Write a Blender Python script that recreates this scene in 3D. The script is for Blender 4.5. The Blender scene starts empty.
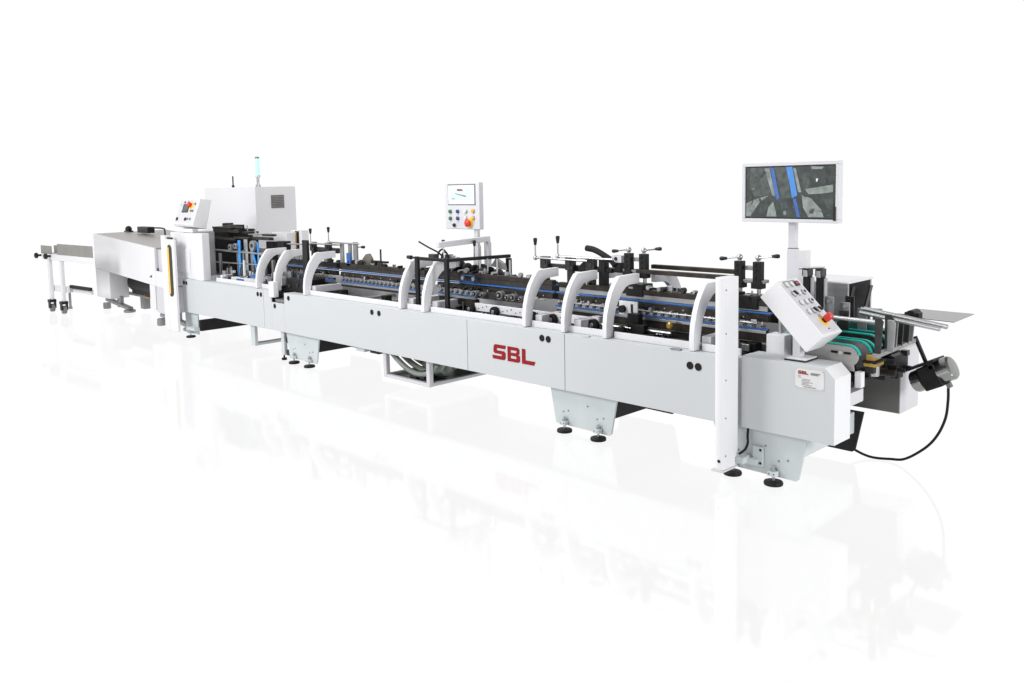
import bpy, bmesh, math, random
from mathutils import Vector, Matrix

S = bpy.context.scene
COL = S.collection
RNG = random.Random(7)

# ------------------------------------------------------------------ camera
cam_data = bpy.data.cameras.new("camera")
cam = bpy.data.objects.new("camera", cam_data)
COL.objects.link(cam)
rt = Vector((0.69734651, 0.71644107, -0.02049486))
dn = Vector((0.05273516, -0.07980497, -0.99541457))
fw = Vector((-0.71479147, 0.69306808, -0.09343336))
m = Matrix((rt, -dn, -fw)).transposed().to_4x4()
m.translation = Vector((2.196, -4.834, 1.9))
cam.matrix_world = m
cam_data.sensor_width = 36.0
cam_data.lens = 30.527
cam_data.shift_x = 0.0143
cam_data.shift_y = -0.0749
cam_data.clip_end = 500
S.camera = cam

# ------------------------------------------------------------------ white studio and lamps
world = bpy.data.worlds.new("World")
S.world = world
world.use_nodes = True
bg = world.node_tree.nodes["Background"]
bg.inputs[1].default_value = 1.02
# white backdrop; added white below lights the floor, unseen camera side greyed for contrast
wn, wl = world.node_tree.nodes, world.node_tree.links
wtc = wn.new('ShaderNodeTexCoord')
dot = wn.new('ShaderNodeVectorMath')
dot.operation = 'DOT_PRODUCT'
dot.inputs[1].default_value = (-0.714, 0.700, 0.0)
wl.new(wtc.outputs['Generated'], dot.inputs[0])
wr = wn.new('ShaderNodeMapRange')
wr.interpolation_type = 'SMOOTHSTEP'
wr.inputs['From Min'].default_value = -0.35
wr.inputs['From Max'].default_value = 0.30
wr.inputs['To Min'].default_value = 0.28
wr.inputs['To Max'].default_value = 1.0
wl.new(dot.outputs['Value'], wr.inputs['Value'])
sep = wn.new('ShaderNodeSeparateXYZ')
wl.new(wtc.outputs['Generated'], sep.inputs[0])
low = wn.new('ShaderNodeMath')
low.operation = 'LESS_THAN'
low.inputs[1].default_value = 0.0
wl.new(sep.outputs['Z'], low.inputs[0])
mx_ = wn.new('ShaderNodeMath')
mx_.operation = 'MAXIMUM'
wl.new(wr.outputs[0], mx_.inputs[0])
wl.new(low.outputs[0], mx_.inputs[1])
wl.new(mx_.outputs[0], bg.inputs[0])

S.view_settings.view_transform = 'Standard'
S.view_settings.look = 'None'
S.view_settings.exposure = 0
S.view_settings.gamma = 1
S.cycles.max_bounces = 8
S.cycles.use_denoising = True


def lamp(name, loc, target, power, size, color=(1, 1, 1)):
    d = bpy.data.lights.new(name, 'AREA')
    d.energy = power
    d.shape = 'DISK'
    d.size = size
    d.color = color
    o = bpy.data.objects.new(name, d)
    COL.objects.link(o)
    o.location = loc
    o.rotation_euler = (Vector(target) - Vector(loc)).to_track_quat('-Z', 'Y').to_euler()
    return o


lamp("key_softbox", (-8.8, -8.0, 5.5), (-8.8, 0.2, 0.8), 745, 4.5)
lamp("side_softbox", (6.0, -0.5, 2.6), (-1.0, 0.4, 0.8), 320, 2.0)
lamp("front_fill", (-1.5, -7.0, 4.2), (-1.5, 0.0, 0.6), 112, 2.5)  # fill lamp added to brighten the end cover and near front panels
lamp("top_softbox", (-3.5, -1.8, 6.0), (-3.5, 0.3, 1.0), 200, 2.5)


# ------------------------------------------------------------------ materials
def mat(name, col, rough=0.5, metal=0.0, spec=0.5, noise=0.06, scale=6.0, bump=0.0, emit=None, coat=0.0, stretch=None):
    mt = bpy.data.materials.new(name)
    mt.use_nodes = True
    nt = mt.node_tree
    b = nt.nodes["Principled BSDF"]
    b.inputs['Roughness'].default_value = rough
    b.inputs['Metallic'].default_value = metal
    b.inputs['Specular IOR Level'].default_value = spec
    b.inputs['Coat Weight'].default_value = coat
    tc = nt.nodes.new('ShaderNodeTexCoord')
    mp = nt.nodes.new('ShaderNodeMapping')
    nz = nt.nodes.new('ShaderNodeTexNoise')
    nt.links.new(tc.outputs['Object'], mp.inputs[0])
    nt.links.new(mp.outputs[0], nz.inputs['Vector'])
    nz.inputs['Scale'].default_value = scale
    nz.inputs['Detail'].default_value = 5
    if stretch:
        mp.inputs['Scale'].default_value = stretch
    rmp = nt.nodes.new('ShaderNodeMapRange')
    rmp.inputs['From Min'].default_value = 0.3
    rmp.inputs['From Max'].default_value = 0.7
    rmp.inputs['To Min'].default_value = 1 - noise
    rmp.inputs['To Max'].default_value = 1 + noise
    nt.links.new(nz.outputs['Fac'], rmp.inputs['Value'])
    mul = nt.nodes.new('ShaderNodeVectorMath')
    mul.operation = 'SCALE'
    mul.inputs[0].default_value = col
    nt.links.new(rmp.outputs[0], mul.inputs['Scale'])
    nt.links.new(mul.outputs[0], b.inputs['Base Color'])
    r2 = nt.nodes.new('ShaderNodeMapRange')
    r2.inputs['To Min'].default_value = max(rough - 0.04, 0.02)
    r2.inputs['To Max'].default_value = min(rough + 0.04, 1)
    nt.links.new(nz.outputs['Fac'], r2.inputs['Value'])
    nt.links.new(r2.outputs[0], b.inputs['Roughness'])
    if bump:
        n2 = nt.nodes.new('ShaderNodeTexNoise')
        n2.inputs['Scale'].default_value = 260
        nt.links.new(tc.outputs['Object'], n2.inputs['Vector'])
        bp = nt.nodes.new('ShaderNodeBump')
        bp.inputs['Strength'].default_value = bump
        bp.inputs['Distance'].default_value = 0.002
        nt.links.new(n2.outputs['Fac'], bp.inputs['Height'])
        nt.links.new(bp.outputs[0], b.inputs['Normal'])
    if emit:
        b.inputs['Emission Color'].default_value = (*col, 1)
        b.inputs['Emission Strength'].default_value = emit
    return mt


PANEL = mat("grey_panel_paint", (0.50, 0.52, 0.53), 0.5, noise=0.015, scale=1.5, bump=0.06, spec=0.3)
WHITE = mat("white_paint", (0.67, 0.67, 0.69), 0.45, noise=0.015, scale=2, bump=0.05, spec=0.35)
ARCH = mat("pale_grey_paint", (0.54, 0.54, 0.57), 0.42, noise=0.02, scale=3, bump=0.05, spec=0.4)
DARKGREY = mat("dark_grey_sheet", (0.13, 0.13, 0.125), 0.4, noise=0.06, scale=2, spec=0.4)
LEGP = mat("leg_paint", (0.50, 0.54, 0.55), 0.5, noise=0.04, scale=5, bump=0.05, spec=0.3)
BLACK = mat("black_oxide", (0.010, 0.010, 0.0105), 0.45, noise=0.3, scale=14, spec=0.2)
RUBBER = mat("black_rubber", (0.008, 0.008, 0.008), 0.6, noise=0.2, spec=0.2)
DARK = mat("dark_steel", (0.034, 0.033, 0.033), 0.4, metal=0.35, noise=0.35, scale=16, spec=0.35)
BROWN = mat("oiled_steel", (0.034, 0.029, 0.025), 0.45, metal=0.3, noise=0.4, scale=12, spec=0.2)
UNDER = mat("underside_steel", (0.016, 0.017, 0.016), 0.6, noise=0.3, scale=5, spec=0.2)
GREY = mat("grey_steel", (0.26, 0.26, 0.265), 0.38, metal=0.5, noise=0.2, scale=9)
PLATE = mat("ground_plate", (0.36, 0.35, 0.34), 0.4, metal=0.3, noise=0.08, scale=5)
STEEL = mat("bright_steel", (0.42, 0.42, 0.43), 0.30, metal=0.9, noise=0.05, scale=7)
CHROME = mat("chrome", (0.48, 0.49, 0.50), 0.16, metal=1.0, noise=0.04, scale=6)
MOTORM = mat("motor_casing", (0.27, 0.28, 0.27), 0.22, metal=0.95, noise=0.15, scale=5)
GUIDE = mat("trolley_guide_steel", (0.26, 0.25, 0.235), 0.45, metal=0.4, noise=0.08, scale=6)
BRUSH = mat("brushed_steel", (0.36, 0.36, 0.37), 0.34, metal=0.8, noise=0.12, scale=3, stretch=(1, 1, 14))
SHEET = mat("stainless_sheet", (0.27, 0.27, 0.27), 0.3, metal=0.8, noise=0.1, scale=2, stretch=(1, 8, 1))
TABLE = mat("worn_table_top", (0.34, 0.32, 0.31), 0.4, metal=0.3, noise=0.08, scale=5, stretch=(6, 1, 1))
BLUE = mat("blue_belt", (0.016, 0.11, 0.36), 0.5, noise=0.12, scale=9)
SKY = mat("light_blue_belt", (0.03, 0.28, 0.75), 0.5, noise=0.08, scale=9)
TEAL = mat("teal_belt", (0.0, 0.42, 0.34), 0.45, noise=0.08)
BRASS = mat("brass", (0.42, 0.27, 0.06), 0.35, metal=0.7, noise=0.25, scale=12)
YELLOW = mat("yellow_plastic", (0.85, 0.50, 0.01), 0.4)
ORANGE = mat("amber_plastic", (0.80, 0.36, 0.02), 0.35)
RED = mat("red_plastic", (0.55, 0.02, 0.014), 0.35)
LOGO = mat("red_lettering", (0.24, 0.0015, 0.007), 0.6, noise=0.04, spec=0.25)
GREEN = mat("green_plastic", (0.02, 0.13, 0.06), 0.35)
NAVY = mat("navy_plastic", (0.02, 0.04, 0.20), 0.35)
GREYINK = mat("grey_print", (0.16, 0.16, 0.17), 0.6)
BLACKPL = mat("black_plastic", (0.010, 0.010, 0.011), 0.38, noise=0.1, spec=0.3)
HOSE = mat("grey_green_hose", (0.22, 0.25, 0.22), 0.45, noise=0.2)
GRILLE = mat("brown_grille", (0.13, 0.115, 0.10), 0.5)
PALE = mat("white_plastic", (0.62, 0.62, 0.62), 0.35)
LAMPG = mat("lit_lamp_lens", (0.42, 0.80, 0.74), 0.25, emit=0.35)
SCR_DARK = mat("screen_dark", (0.022, 0.028, 0.027), 0.3, noise=0.6, scale=24, emit=0.6)
SCR_MID = mat("screen_mid", (0.036, 0.045, 0.042), 0.3, noise=0.6, scale=30, emit=0.7)
SCR_GREY = mat("screen_grey", (0.13, 0.15, 0.14), 0.3, noise=0.5, scale=26, emit=0.7)
SCR_BLUE = mat("screen_blue", (0.03, 0.085, 0.27), 0.3, noise=0.3, scale=20, emit=0.6)
SCR_SKY = mat("screen_bright_blue", (0.04, 0.15, 0.40), 0.3, noise=0.25, scale=16, emit=0.6)
SCR_PALE = mat("touch_screen_pale", (0.50, 0.60, 0.60), 0.4, noise=0.03, emit=0.08)
SCR_WHITE = mat("touch_screen_white", (0.70, 0.71, 0.73), 0.4, noise=0.02, emit=0.03)


# ------------------------------------------------------------------ mesh builder
class MB:
    def __init__(self):
        self.v, self.f, self.mi, self.mats, self.cur = [], [], [], [], 0

    def use(self, mt):
        if mt not in self.mats:
            self.mats.append(mt)
        self.cur = self.mats.index(mt)
        return self

    def _add(self, vs, fs):
        n = len(self.v)
        self.v += [Vector(p) for p in vs]
        for f in fs:
            self.f.append([i + n for i in f])
            self.mi.append(self.cur)
        return self

    def box(self, x0, x1, y0, y1, z0, z1):
        vs = [(x, y, z) for x in (x0, x1) for y in (y0, y1) for z in (z0, z1)]
        return self._add(vs, [(0, 1, 3, 2), (4, 6, 7, 5), (0, 4, 5, 1), (2, 3, 7, 6), (0, 2, 6, 4), (1, 5, 7, 3)])

    def obb(self, c, ax, ay, az, sx, sy, sz):
        c = Vector(c)
        ax, ay, az = [Vector(a).normalized() for a in (ax, ay, az)]
        vs = [c + ax * (i * sx / 2) + ay * (j * sy / 2) + az * (k * sz / 2) for i in (-1, 1) for j in (-1, 1) for k in (-1, 1)]
        return self._add(vs, [(0, 1, 3, 2), (4, 6, 7, 5), (0, 4, 5, 1), (2, 3, 7, 6), (0, 2, 6, 4), (1, 5, 7, 3)])

    def bar(self, p, q, w, h, up=(0, 0, 1)):
        p, q = Vector(p), Vector(q)
        d = q - p
        side = d.cross(Vector(up))
        if side.length < 1e-6:
            side = d.cross(Vector((1, 0, 0)))
        u2 = side.cross(d)
        return self.obb((p + q) / 2, d, side, u2, d.length, w, h)

    def prism(self, pts, fn, a, b):
        n = len(pts)
        vs = [fn(u, w, a) for u, w in pts] + [fn(u, w, b) for u, w in pts]
        fs = [list(range(n))[::-1], list(range(n, 2 * n))]
        fs += [(i, (i + 1) % n, (i + 1) % n + n, i + n) for i in range(n)]
        return self._add(vs, fs)

    def xz(self, pts, y0, y1):
        return self.prism(pts, lambda u, w, a: (u, a, w), y0, y1)

    def yz(self, pts, x0, x1):
        return self.prism(pts, lambda u, w, a: (a, u, w), x0, x1)

    def xy(self, pts, z0, z1):
        return self.prism(pts, lambda u, w, a: (u, w, a), z0, z1)

    def strip_yz(self, outer, inner, x0, x1):
        n = len(outer)
        vs = []
        for x in (x0, x1):
            vs += [(x, *p) for p in outer] + [(x, *p) for p in inner]
        fs = []
        for i in range(n - 1):
            fs += [(i, i + 1, n + i + 1, n + i), (2 * n + i, 3 * n + i, 3 * n + i + 1, 2 * n + i + 1),
                   (i, 2 * n + i, 2 * n + i + 1, i + 1), (n + i, n + i + 1, 3 * n + i + 1, 3 * n + i)]
        fs += [(0, n, 3 * n, 2 * n), (n - 1, 3 * n - 1, 4 * n - 1, 2 * n - 1)]
        return self._add(vs, fs)

    def cyl(self, p, q, r, seg=16, r2=None):
        p, q = Vector(p), Vector(q)
        r2 = r if r2 is None else r2
        d = (q - p).normalized()
        a = d.orthogonal().normalized()
        b = d.cross(a)
        ring = [(math.cos(2 * math.pi * i / seg), math.sin(2 * math.pi * i / seg)) for i in range(seg)]
        vs = [p + (a * c + b * s) * r for c, s in ring] + [q + (a * c + b * s) * r2 for c, s in ring]
        fs = [list(range(seg))[::-1], list(range(seg, 2 * seg))]
        fs += [(i, (i + 1) % seg, (i + 1) % seg + seg, i + seg) for i in range(seg)]
        return self._add(vs, fs)

    def lathe(self, p, d, prof, seg=18):
        p, d = Vector(p), Vector(d).normalized()
        a = d.orthogonal().normalized()
        b = d.cross(a)
        vs = []
        for h, r in prof:
            for i in range(seg):
                t = 2 * math.pi * i / seg
                vs.append(p + d * h + (a * math.cos(t) + b * math.sin(t)) * r)
        fs = [list(range(seg))[::-1], [len(prof) * seg - seg + i for i in range(seg)]]
        for k in range(len(prof) - 1):
            fs += [(k * seg + i, k * seg + (i + 1) % seg, (k + 1) * seg + (i + 1) % seg, (k + 1) * seg + i) for i in range(seg)]
        return self._add(vs, fs)

    def tube(self, pts, r, seg=8, smooth=6):
        P = [Vector(p) for p in pts]
        if smooth and len(P) > 2:
            Q = []
            ext = [2 * P[0] - P[1]] + P + [2 * P[-1] - P[-2]]
            for i in range(1, len(ext) - 2):
                p0, p1, p2, p3 = ext[i - 1:i + 3]
                for k in range(smooth):
                    t = k / smooth
                    Q.append(0.5 * ((2 * p1) + (p2 - p0) * t + (2 * p0 - 5 * p1 + 4 * p2 - p3) * t * t + (3 * p1 - p0 - 3 * p2 + p3) * t ** 3))
            P = Q + [P[-1]]
        vs, a = [], None
        for i, p in enumerate(P):
            d = (P[min(i + 1, len(P) - 1)] - P[max(i - 1, 0)]).normalized()
            a = d.orthogonal().normalized() if a is None else (a - d * a.dot(d)).normalized()
            b = d.cross(a)
            vs += [p + (a * math.cos(2 * math.pi * k / seg) + b * math.sin(2 * math.pi * k / seg)) * r for k in range(seg)]
        n = len(P)
        fs = [list(range(seg))[::-1], [(n - 1) * seg + k for k in range(seg)]]
        for i in range(n - 1):
            fs += [(i * seg + k, i * seg + (k + 1) % seg, (i + 1) * seg + (k + 1) % seg, (i + 1) * seg + k) for k in range(seg)]
        return self._add(vs, fs)

    def ball(self, c, r, seg=14):
        prof = [(r - r * math.cos(math.pi * k / 8), max(r * math.sin(math.pi * k / 8), r * 0.02)) for k in range(9)]
        c = Vector(c)
        return self.lathe(c - Vector((0, 0, r)), (0, 0, 1), prof, seg)

    def quad(self, a, b, c, d):
        return self._add([a, b, c, d], [(0, 1, 2, 3)])

    def build(self, name, mt, parent=None, bevel=0.0, label=None, seg=2):
        if not self.mats:
            self.mats = [mt]
        base = Vector((0, 0, 0))
        p = parent
        while p is not None and p.parent is not None:
            p = p.parent
        if p is not None:
            base = Vector(p['base']) if 'base' in p else Vector((0, 0, 0))
        me = bpy.data.meshes.new(name)
        me.from_pydata([tuple(v - base) for v in self.v], [], self.f)
        for x in self.mats:
            me.materials.append(x)
        me.polygons.foreach_set('material_index', self.mi)
        bm = bmesh.new()
        bm.from_mesh(me)
        bmesh.ops.recalc_face_normals(bm, faces=bm.faces)
        bm.to_mesh(me)
        bm.free()
        me.polygons.foreach_set('use_smooth', [True] * len(me.polygons))
        me.set_sharp_from_angle(angle=math.radians(35))
        o = bpy.data.objects.new(name, me)
        COL.objects.link(o)
        o.parent = parent
        if bevel:
            md = o.modifiers.new('bevel', 'BEVEL')
            md.width = bevel
            md.segments = seg
            md.limit_method = 'ANGLE'
            md.angle_limit = math.radians(40)
            md.harden_normals = True
        if label:
            o['label'] = label
        return o


def thing(name, label, cat, loc, group=None):
    o = bpy.data.objects.new(name, None)
    COL.objects.link(o)
    o.location = loc
    o.empty_display_size = 0.1
    o['base'] = tuple(loc)
    o['label'] = label
    o['category'] = cat
    if group:
        o['group'] = group
    return o


def copy_thing(src, dx, label):
    c = src.copy()
    COL.objects.link(c)
    c.location = Vector(src.location) + Vector(dx)
    c['label'] = label
    for ch in src.children:
        k = ch.copy()
        COL.objects.link(k)
        k.parent = c
        for g in ch.children:
            h = g.copy()
            COL.objects.link(h)
            h.parent = k
    return c


def copy_part(o, dx, parent=None):
    c = o.copy()
    COL.objects.link(c)
    c.parent = parent or o.parent
    c.location = Vector(o.location) + Vector(dx)
    for ch in o.children:
        k = ch.copy()
        COL.objects.link(k)
        k.parent = c
    return c


def rounded(x0, x1, z0, z1, r, n=6):
    pts = []
    for cx, cz, a0 in ((x1 - r, z0 + r, -90), (x1 - r, z1 - r, 0), (x0 + r, z1 - r, 90), (x0 + r, z0 + r, 180)):
        for k in range(n + 1):
            a = math.radians(a0 + 90 * k / n)
            pts.append((cx + r * math.cos(a), cz + r * math.sin(a)))
    return pts


# SBL lettering as abutting convex pieces in a unit box, one list per letter (heavy square letters)
SBL = [
    # S
    [[(0.16, 1.0), (0.98, 1.0), (0.93, 0.76), (0.30, 0.76)], [(0.06, 0.90), (0.16, 1.0), (0.30, 0.76), (0.28, 0.60), (0.03, 0.60)],
     [(0.03, 0.60), (0.28, 0.60), (0.86, 0.60), (0.96, 0.48), (0.66, 0.38), (0.14, 0.38), (0.03, 0.48)],
     [(0.66, 0.38), (0.96, 0.48), (0.95, 0.12), (0.84, 0.0), (0.66, 0.24)], [(-0.06, 0.24), (0.66, 0.24), (0.84, 0.0), (-0.02, 0.0)]],
    # B
    [[(1.10, 1.0), (1.34, 1.0), (1.34, 0.0), (1.10, 0.0)], [(1.34, 1.0), (1.86, 1.0), (1.78, 0.78), (1.34, 0.78)],
     [(1.86, 1.0), (1.98, 0.90), (1.98, 0.60), (1.90, 0.52), (1.74, 0.61), (1.78, 0.78)],
     [(1.34, 0.61), (1.74, 0.61), (1.90, 0.52), (1.74, 0.40), (1.34, 0.40)],
     [(1.90, 0.52), (2.02, 0.44), (2.02, 0.10), (1.90, 0.0), (1.76, 0.22), (1.74, 0.40)], [(1.34, 0.22), (1.76, 0.22), (1.90, 0.0), (1.34, 0.0)]],
    # L
    [[(2.16, 1.0), (2.42, 1.0), (2.42, 0.26), (2.16, 0.0)], [(2.42, 0.26), (3.12, 0.26), (3.02, 0.0), (2.16, 0.0)]],
]


def lettering(mb, x0, x1, z0, z1, y):
    s = (x1 - x0) / 3.18
    for letter in SBL:
        for poly in letter:
            mb.xz([(x0 + (u + 0.06) * s, z0 + w * (z1 - z0)) for u, w in poly], y - 0.002, y)


# ------------------------------------------------------------------ floor: white with added glow from the world below, hiding shadows; faint reflection
fm = bpy.data.materials.new("underlit_white_floor")
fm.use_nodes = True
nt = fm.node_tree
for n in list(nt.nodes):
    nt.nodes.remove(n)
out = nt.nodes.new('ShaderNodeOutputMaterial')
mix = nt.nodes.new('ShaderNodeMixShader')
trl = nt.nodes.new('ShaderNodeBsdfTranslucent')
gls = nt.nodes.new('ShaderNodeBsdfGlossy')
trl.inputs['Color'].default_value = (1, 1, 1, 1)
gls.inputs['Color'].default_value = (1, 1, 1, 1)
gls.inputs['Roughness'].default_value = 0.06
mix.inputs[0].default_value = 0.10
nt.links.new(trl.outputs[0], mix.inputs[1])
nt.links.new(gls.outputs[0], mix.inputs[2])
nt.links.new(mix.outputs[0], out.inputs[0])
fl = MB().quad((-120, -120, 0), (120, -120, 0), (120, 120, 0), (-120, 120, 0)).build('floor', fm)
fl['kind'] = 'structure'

# ------------------------------------------------------------------ main machine
G = thing('folder_gluer', 'long grey folding and gluing machine with red SBL lettering on its side panels', 'machine', (-4.3, 0.45, 0))


def side_panel(x0, x1, z1=0.765, shelf=True):
    mb = MB().box(x0, x1, 0.0, 0.012, 0.332, z1)
    if shelf:
        mb.box(x0, x1, 0.012, 0.125, z1 - 0.012, z1 - 0.0005)
    mb.box(x0, x1, 0.012, 0.05, 0.332, 0.344)
    return mb.build('side_panel', PANEL, G, 0.0025)


g = 0.0025
p1 = side_panel(-8.63, -6.566)
p1b = side_panel(-6.561, -6.392)
p2 = side_panel(-6.392 + 0.001, -6.121, 0.645, False)
p3 = side_panel(-6.12, -3.172 - g)
p4 = side_panel(-3.172 + g, -2.083 - g)
p5 = side_panel(-2.083 + g, -0.665)


def port(x, z, par, r=0.026):
    MB().lathe((x, 0.001, z), (0, -1, 0), [(0, r), (0.004, r), (0.005, r * 0.85), (0.003, r * 0.8)], 20).build('port_plug', RUBBER, par)


for x, z, pr in ((-8.583, 0.712, p1), (-8.512, 0.711, p1), (-6.687, 0.71, p1), (-6.615, 0.71, p1), (-6.322, 0.605, p2), (-6.027, 0.715, p3),
                 (-4.516, 0.704, p3), (-4.405, 0.703, p3), (-2.313, 0.707, p4), (-2.247, 0.705, p4), (-0.981, 0.676, p5), (-0.918, 0.675, p5)):
    port(x, z, pr)
lb = MB()
lettering(lb, -2.868, -2.385, 0.478, 0.598, -0.0005)
lb.build('logo', LOGO, p4, label='red block letters SBL')

# white upright lip behind the shelf, in lengths
for x0, x1 in ((-7.86, -6.42), (-5.80, -4.165), (-4.085, -3.83), (-3.745, -2.57), (-2.50, -1.77), (-1.68, -1.03), (-0.945, -0.66)):
    MB().box(x0, x1, 0.085, 0.10, 0.7655, 0.815).build('upright_lip', WHITE, G, 0.003)
# small dark slots in the shelf edge
MB().box(-1.135, -1.06, -0.004, 0.03, 0.7655, 0.775).build('shelf_slot', GREY, G, 0.002)
MB().box(-1.90, -1.85, -0.003, 0.03, 0.7655, 0.773).build('shelf_slot', PANEL, G, 0.002)

# rear frame wall and tray between the walls
MB().box(-8.60, -0.62, 0.88, 0.90, 0.335, 0.88).build('rear_panel', WHITE, G, 0.002)
MB().box(-8.6, -0.62, 0.05, 0.88, 0.52, 0.535).build('inner_tray', GREY, G)

# legs with front and rear trapezoid plates, dark cross beam and levelling feet


def leg_plate(xc, y, mt):
    top, bot = 0.325, 0.27
    pts = [(xc - bot, 0.05), (xc + bot - 0.02, 0.045), (xc + bot, 0.06), (xc + top, 0.331), (xc - top, 0.331)]
    return MB().xz(pts, y, y + 0.018).build('leg_plate', mt, G, 0.003)


def foot(x, y, par):
    f = MB()
    f.use(BLACK).lathe((x, y, 0.001), (0, 0, 1), [(0, 0.058), (0.012, 0.060), (0.022, 0.056), (0.026, 0.02)], 24)
    f.use(STEEL).cyl((x, y, 0.026), (x, y, 0.12), 0.009, 10)
    f.use(LEGP).box(x - 0.028, x + 0.028, y - 0.03, y + 0.012, 0.058, 0.088)
    f.use(STEEL).cyl((x, y, 0.089), (x, y, 0.102), 0.016, 6)
    f.use(BLACK).cyl((x - 0.016, y - 0.031, 0.073), (x - 0.016, y - 0.027, 0.073), 0.005, 8)
    f.cyl((x + 0.016, y - 0.031, 0.073), (x + 0.016, y - 0.027, 0.073), 0.005, 8)
    return f.build('levelling_foot', BLACK, par, 0.0015)


for xc, fx in ((-5.865, (-0.15, 0.155)), (-1.955, (-0.165, 0.165)), (-0.51, (-0.17, 0.115))):
    pl = leg_plate(xc, 0.05, LEGP)
    for d in fx:
        foot(xc + d, 0.03, pl)
    for sx, sz in ((-0.19, 0.15), (-0.14, 0.165), (0.14, 0.15), (0.20, 0.165), (0.05, 0.23)):
        MB().cyl((xc + sx, 0.05, sz), (xc + sx, 0.046, sz), 0.006, 8).build('bolt', GREYINK, pl)
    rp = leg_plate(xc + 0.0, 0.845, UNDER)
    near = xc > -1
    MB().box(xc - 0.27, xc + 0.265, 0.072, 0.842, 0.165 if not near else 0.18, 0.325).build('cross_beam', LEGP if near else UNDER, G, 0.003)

# narrow leg at the far end, with its foot
nl = MB().box(-8.71, -8.35, 0.05, 0.068, 0.05, 0.331).build('leg_plate', LEGP, G, 0.003)
foot(-8.53, 0.03, nl)
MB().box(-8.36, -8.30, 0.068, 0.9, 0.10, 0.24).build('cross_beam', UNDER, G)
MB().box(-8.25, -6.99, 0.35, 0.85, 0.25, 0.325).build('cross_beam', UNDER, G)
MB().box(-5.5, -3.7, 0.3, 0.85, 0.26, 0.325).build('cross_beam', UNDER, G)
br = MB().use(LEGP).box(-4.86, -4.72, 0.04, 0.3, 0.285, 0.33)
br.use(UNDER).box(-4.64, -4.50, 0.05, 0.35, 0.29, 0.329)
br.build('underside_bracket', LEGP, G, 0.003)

# dark toolbox-like bearing block in the notch
MB().box(-6.36, -6.13, 0.03, 0.85, 0.60, 0.68).build('notch_recess', GREY, G)
nb = MB().use(BLACK).box(-6.30, -5.86, 0.14, 0.5, 0.765, 0.905)
nb.use(DARK).cyl((-6.22, 0.14, 0.82), (-6.22, 0.125, 0.82), 0.02, 14).cyl((-6.05, 0.14, 0.84), (-6.05, 0.125, 0.84), 0.015, 12)
nb.use(BRASS).box(-6.55, -6.15, 0.50, 0.60, 0.87, 0.92).box(-6.62, -6.5, 0.42, 0.5, 0.9, 0.96)
nb.build('bearing_block', BLACK, G, 0.004)
MB().box(-6.42, -6.315, -0.012, 0.05, 0.70, 0.872).build('notch_tab', WHITE, G, 0.004)

# end cover at the near end
cv = MB()
cov = [(-0.605, 0.332), (0.0, 0.332), (0.0, 0.728), (-0.06, 0.790), (-0.605, 0.790)]
cv.xz(cov, 0.0005, 0.215)
COVER = cv.build('end_cover', WHITE, G, 0.004)
COVER.data.materials.append(PANEL)
for pgn in COVER.data.polygons:
    if pgn.normal.y < -0.9 or pgn.normal.z > 0.9:
        pgn.material_index = 1  # front and top greyer; end face left lighter to imitate light from the side
MB().box(-0.655, -0.61, 0.02, 0.2, 0.335, 0.772).build('end_cover_flange', PANEL, G, 0.003)
np_ = MB().use(PALE).box(-0.242, -0.066, -0.003, 0.0002, 0.650, 0.764)
np_.use(LOGO)
lettering(np_, -0.226, -0.160, 0.733, 0.752, -0.0035)
np_.use(GREYINK)
for x0, x1, z in ((-0.146, -0.088, 0.744), (-0.146, -0.10, 0.736)):
    np_.box(x0, x1, -0.0045, -0.0032, z - 0.003, z + 0.003)
for k in range(7):
    z = 0.720 - k * 0.0085
    xs = -0.226 if k < 2 else -0.202
    np_.box(xs, xs + (0.02 if k < 2 else RNG.uniform(0.04, 0.085)), -0.0042, -0.0032, z - 0.0014, z + 0.0014)
np_.box(-0.19, -0.115, -0.0042, -0.0032, 0.656, 0.660)
np_.use(STEEL)
for x in (-0.237, -0.071):
    for z in (0.655, 0.759):
        np_.cyl((x, -0.003, z), (x, -0.006, z), 0.003, 8)
np_.build('name_plate', PALE, COVER, label='white rating plate headed SBL in red')
MB().box(-0.06, -0.002, 0.217, 0.40, 0.525, 0.605).build('end_beam', ARCH, G, 0.003)
MB().box(-0.6, 0.01, 0.95, 1.26, 0.332, 0.76).build('rear_end_cover', ARCH, G, 0.004)
MB().box(-0.598, 0.004, 0.945, 0.9495, 0.336, 0.758).build('rear_cover_face', DARKGREY, G, 0.001)  # thin dark grey sheet over the cover's inner face

# guard arches
OUT = [(0.030, 0.768), (0.032, 0.86), (0.042, 0.94), (0.066, 1.02), (0.100, 1.095), (0.142, 1.155), (0.178, 1.196), (0.196, 1.205), (0.43, 1.208)]
INN = [(0.108, 0.768), (0.112, 0.85), (0.124, 0.915), (0.146, 0.975), (0.178, 1.03), (0.218, 1.082), (0.262, 1.118), (0.30, 1.132), (0.43, 1.138)]


def arch(mirror=False):
    mb = MB()
    o, i = OUT, INN
    if mirror:
        o = [(0.94 - y, z) for y, z in OUT]
        i = [(0.94 - y, z) for y, z in INN]
    mb.strip_yz(o, i, -0.019, 0.019)
    return mb


ar = arch().build('guard_arch', WHITE, G, 0.002)
xs = [-6.77, -6.37, -5.76, -4.125, -3.79, -2.535, -2.127, -1.725, -0.991]
base_x = 0.0
for k, x in enumerate(xs):
    if k == 0:
        ar.location = (x, 0, 0)
    else:
        copy_part(ar, (x - xs[0], 0, 0))
am = arch(True).build('guard_arch', ARCH, G, 0.004)
am.location = (-1.64, 0, 0)
copy_part(am, (-0.46, 0, 0))
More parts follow.
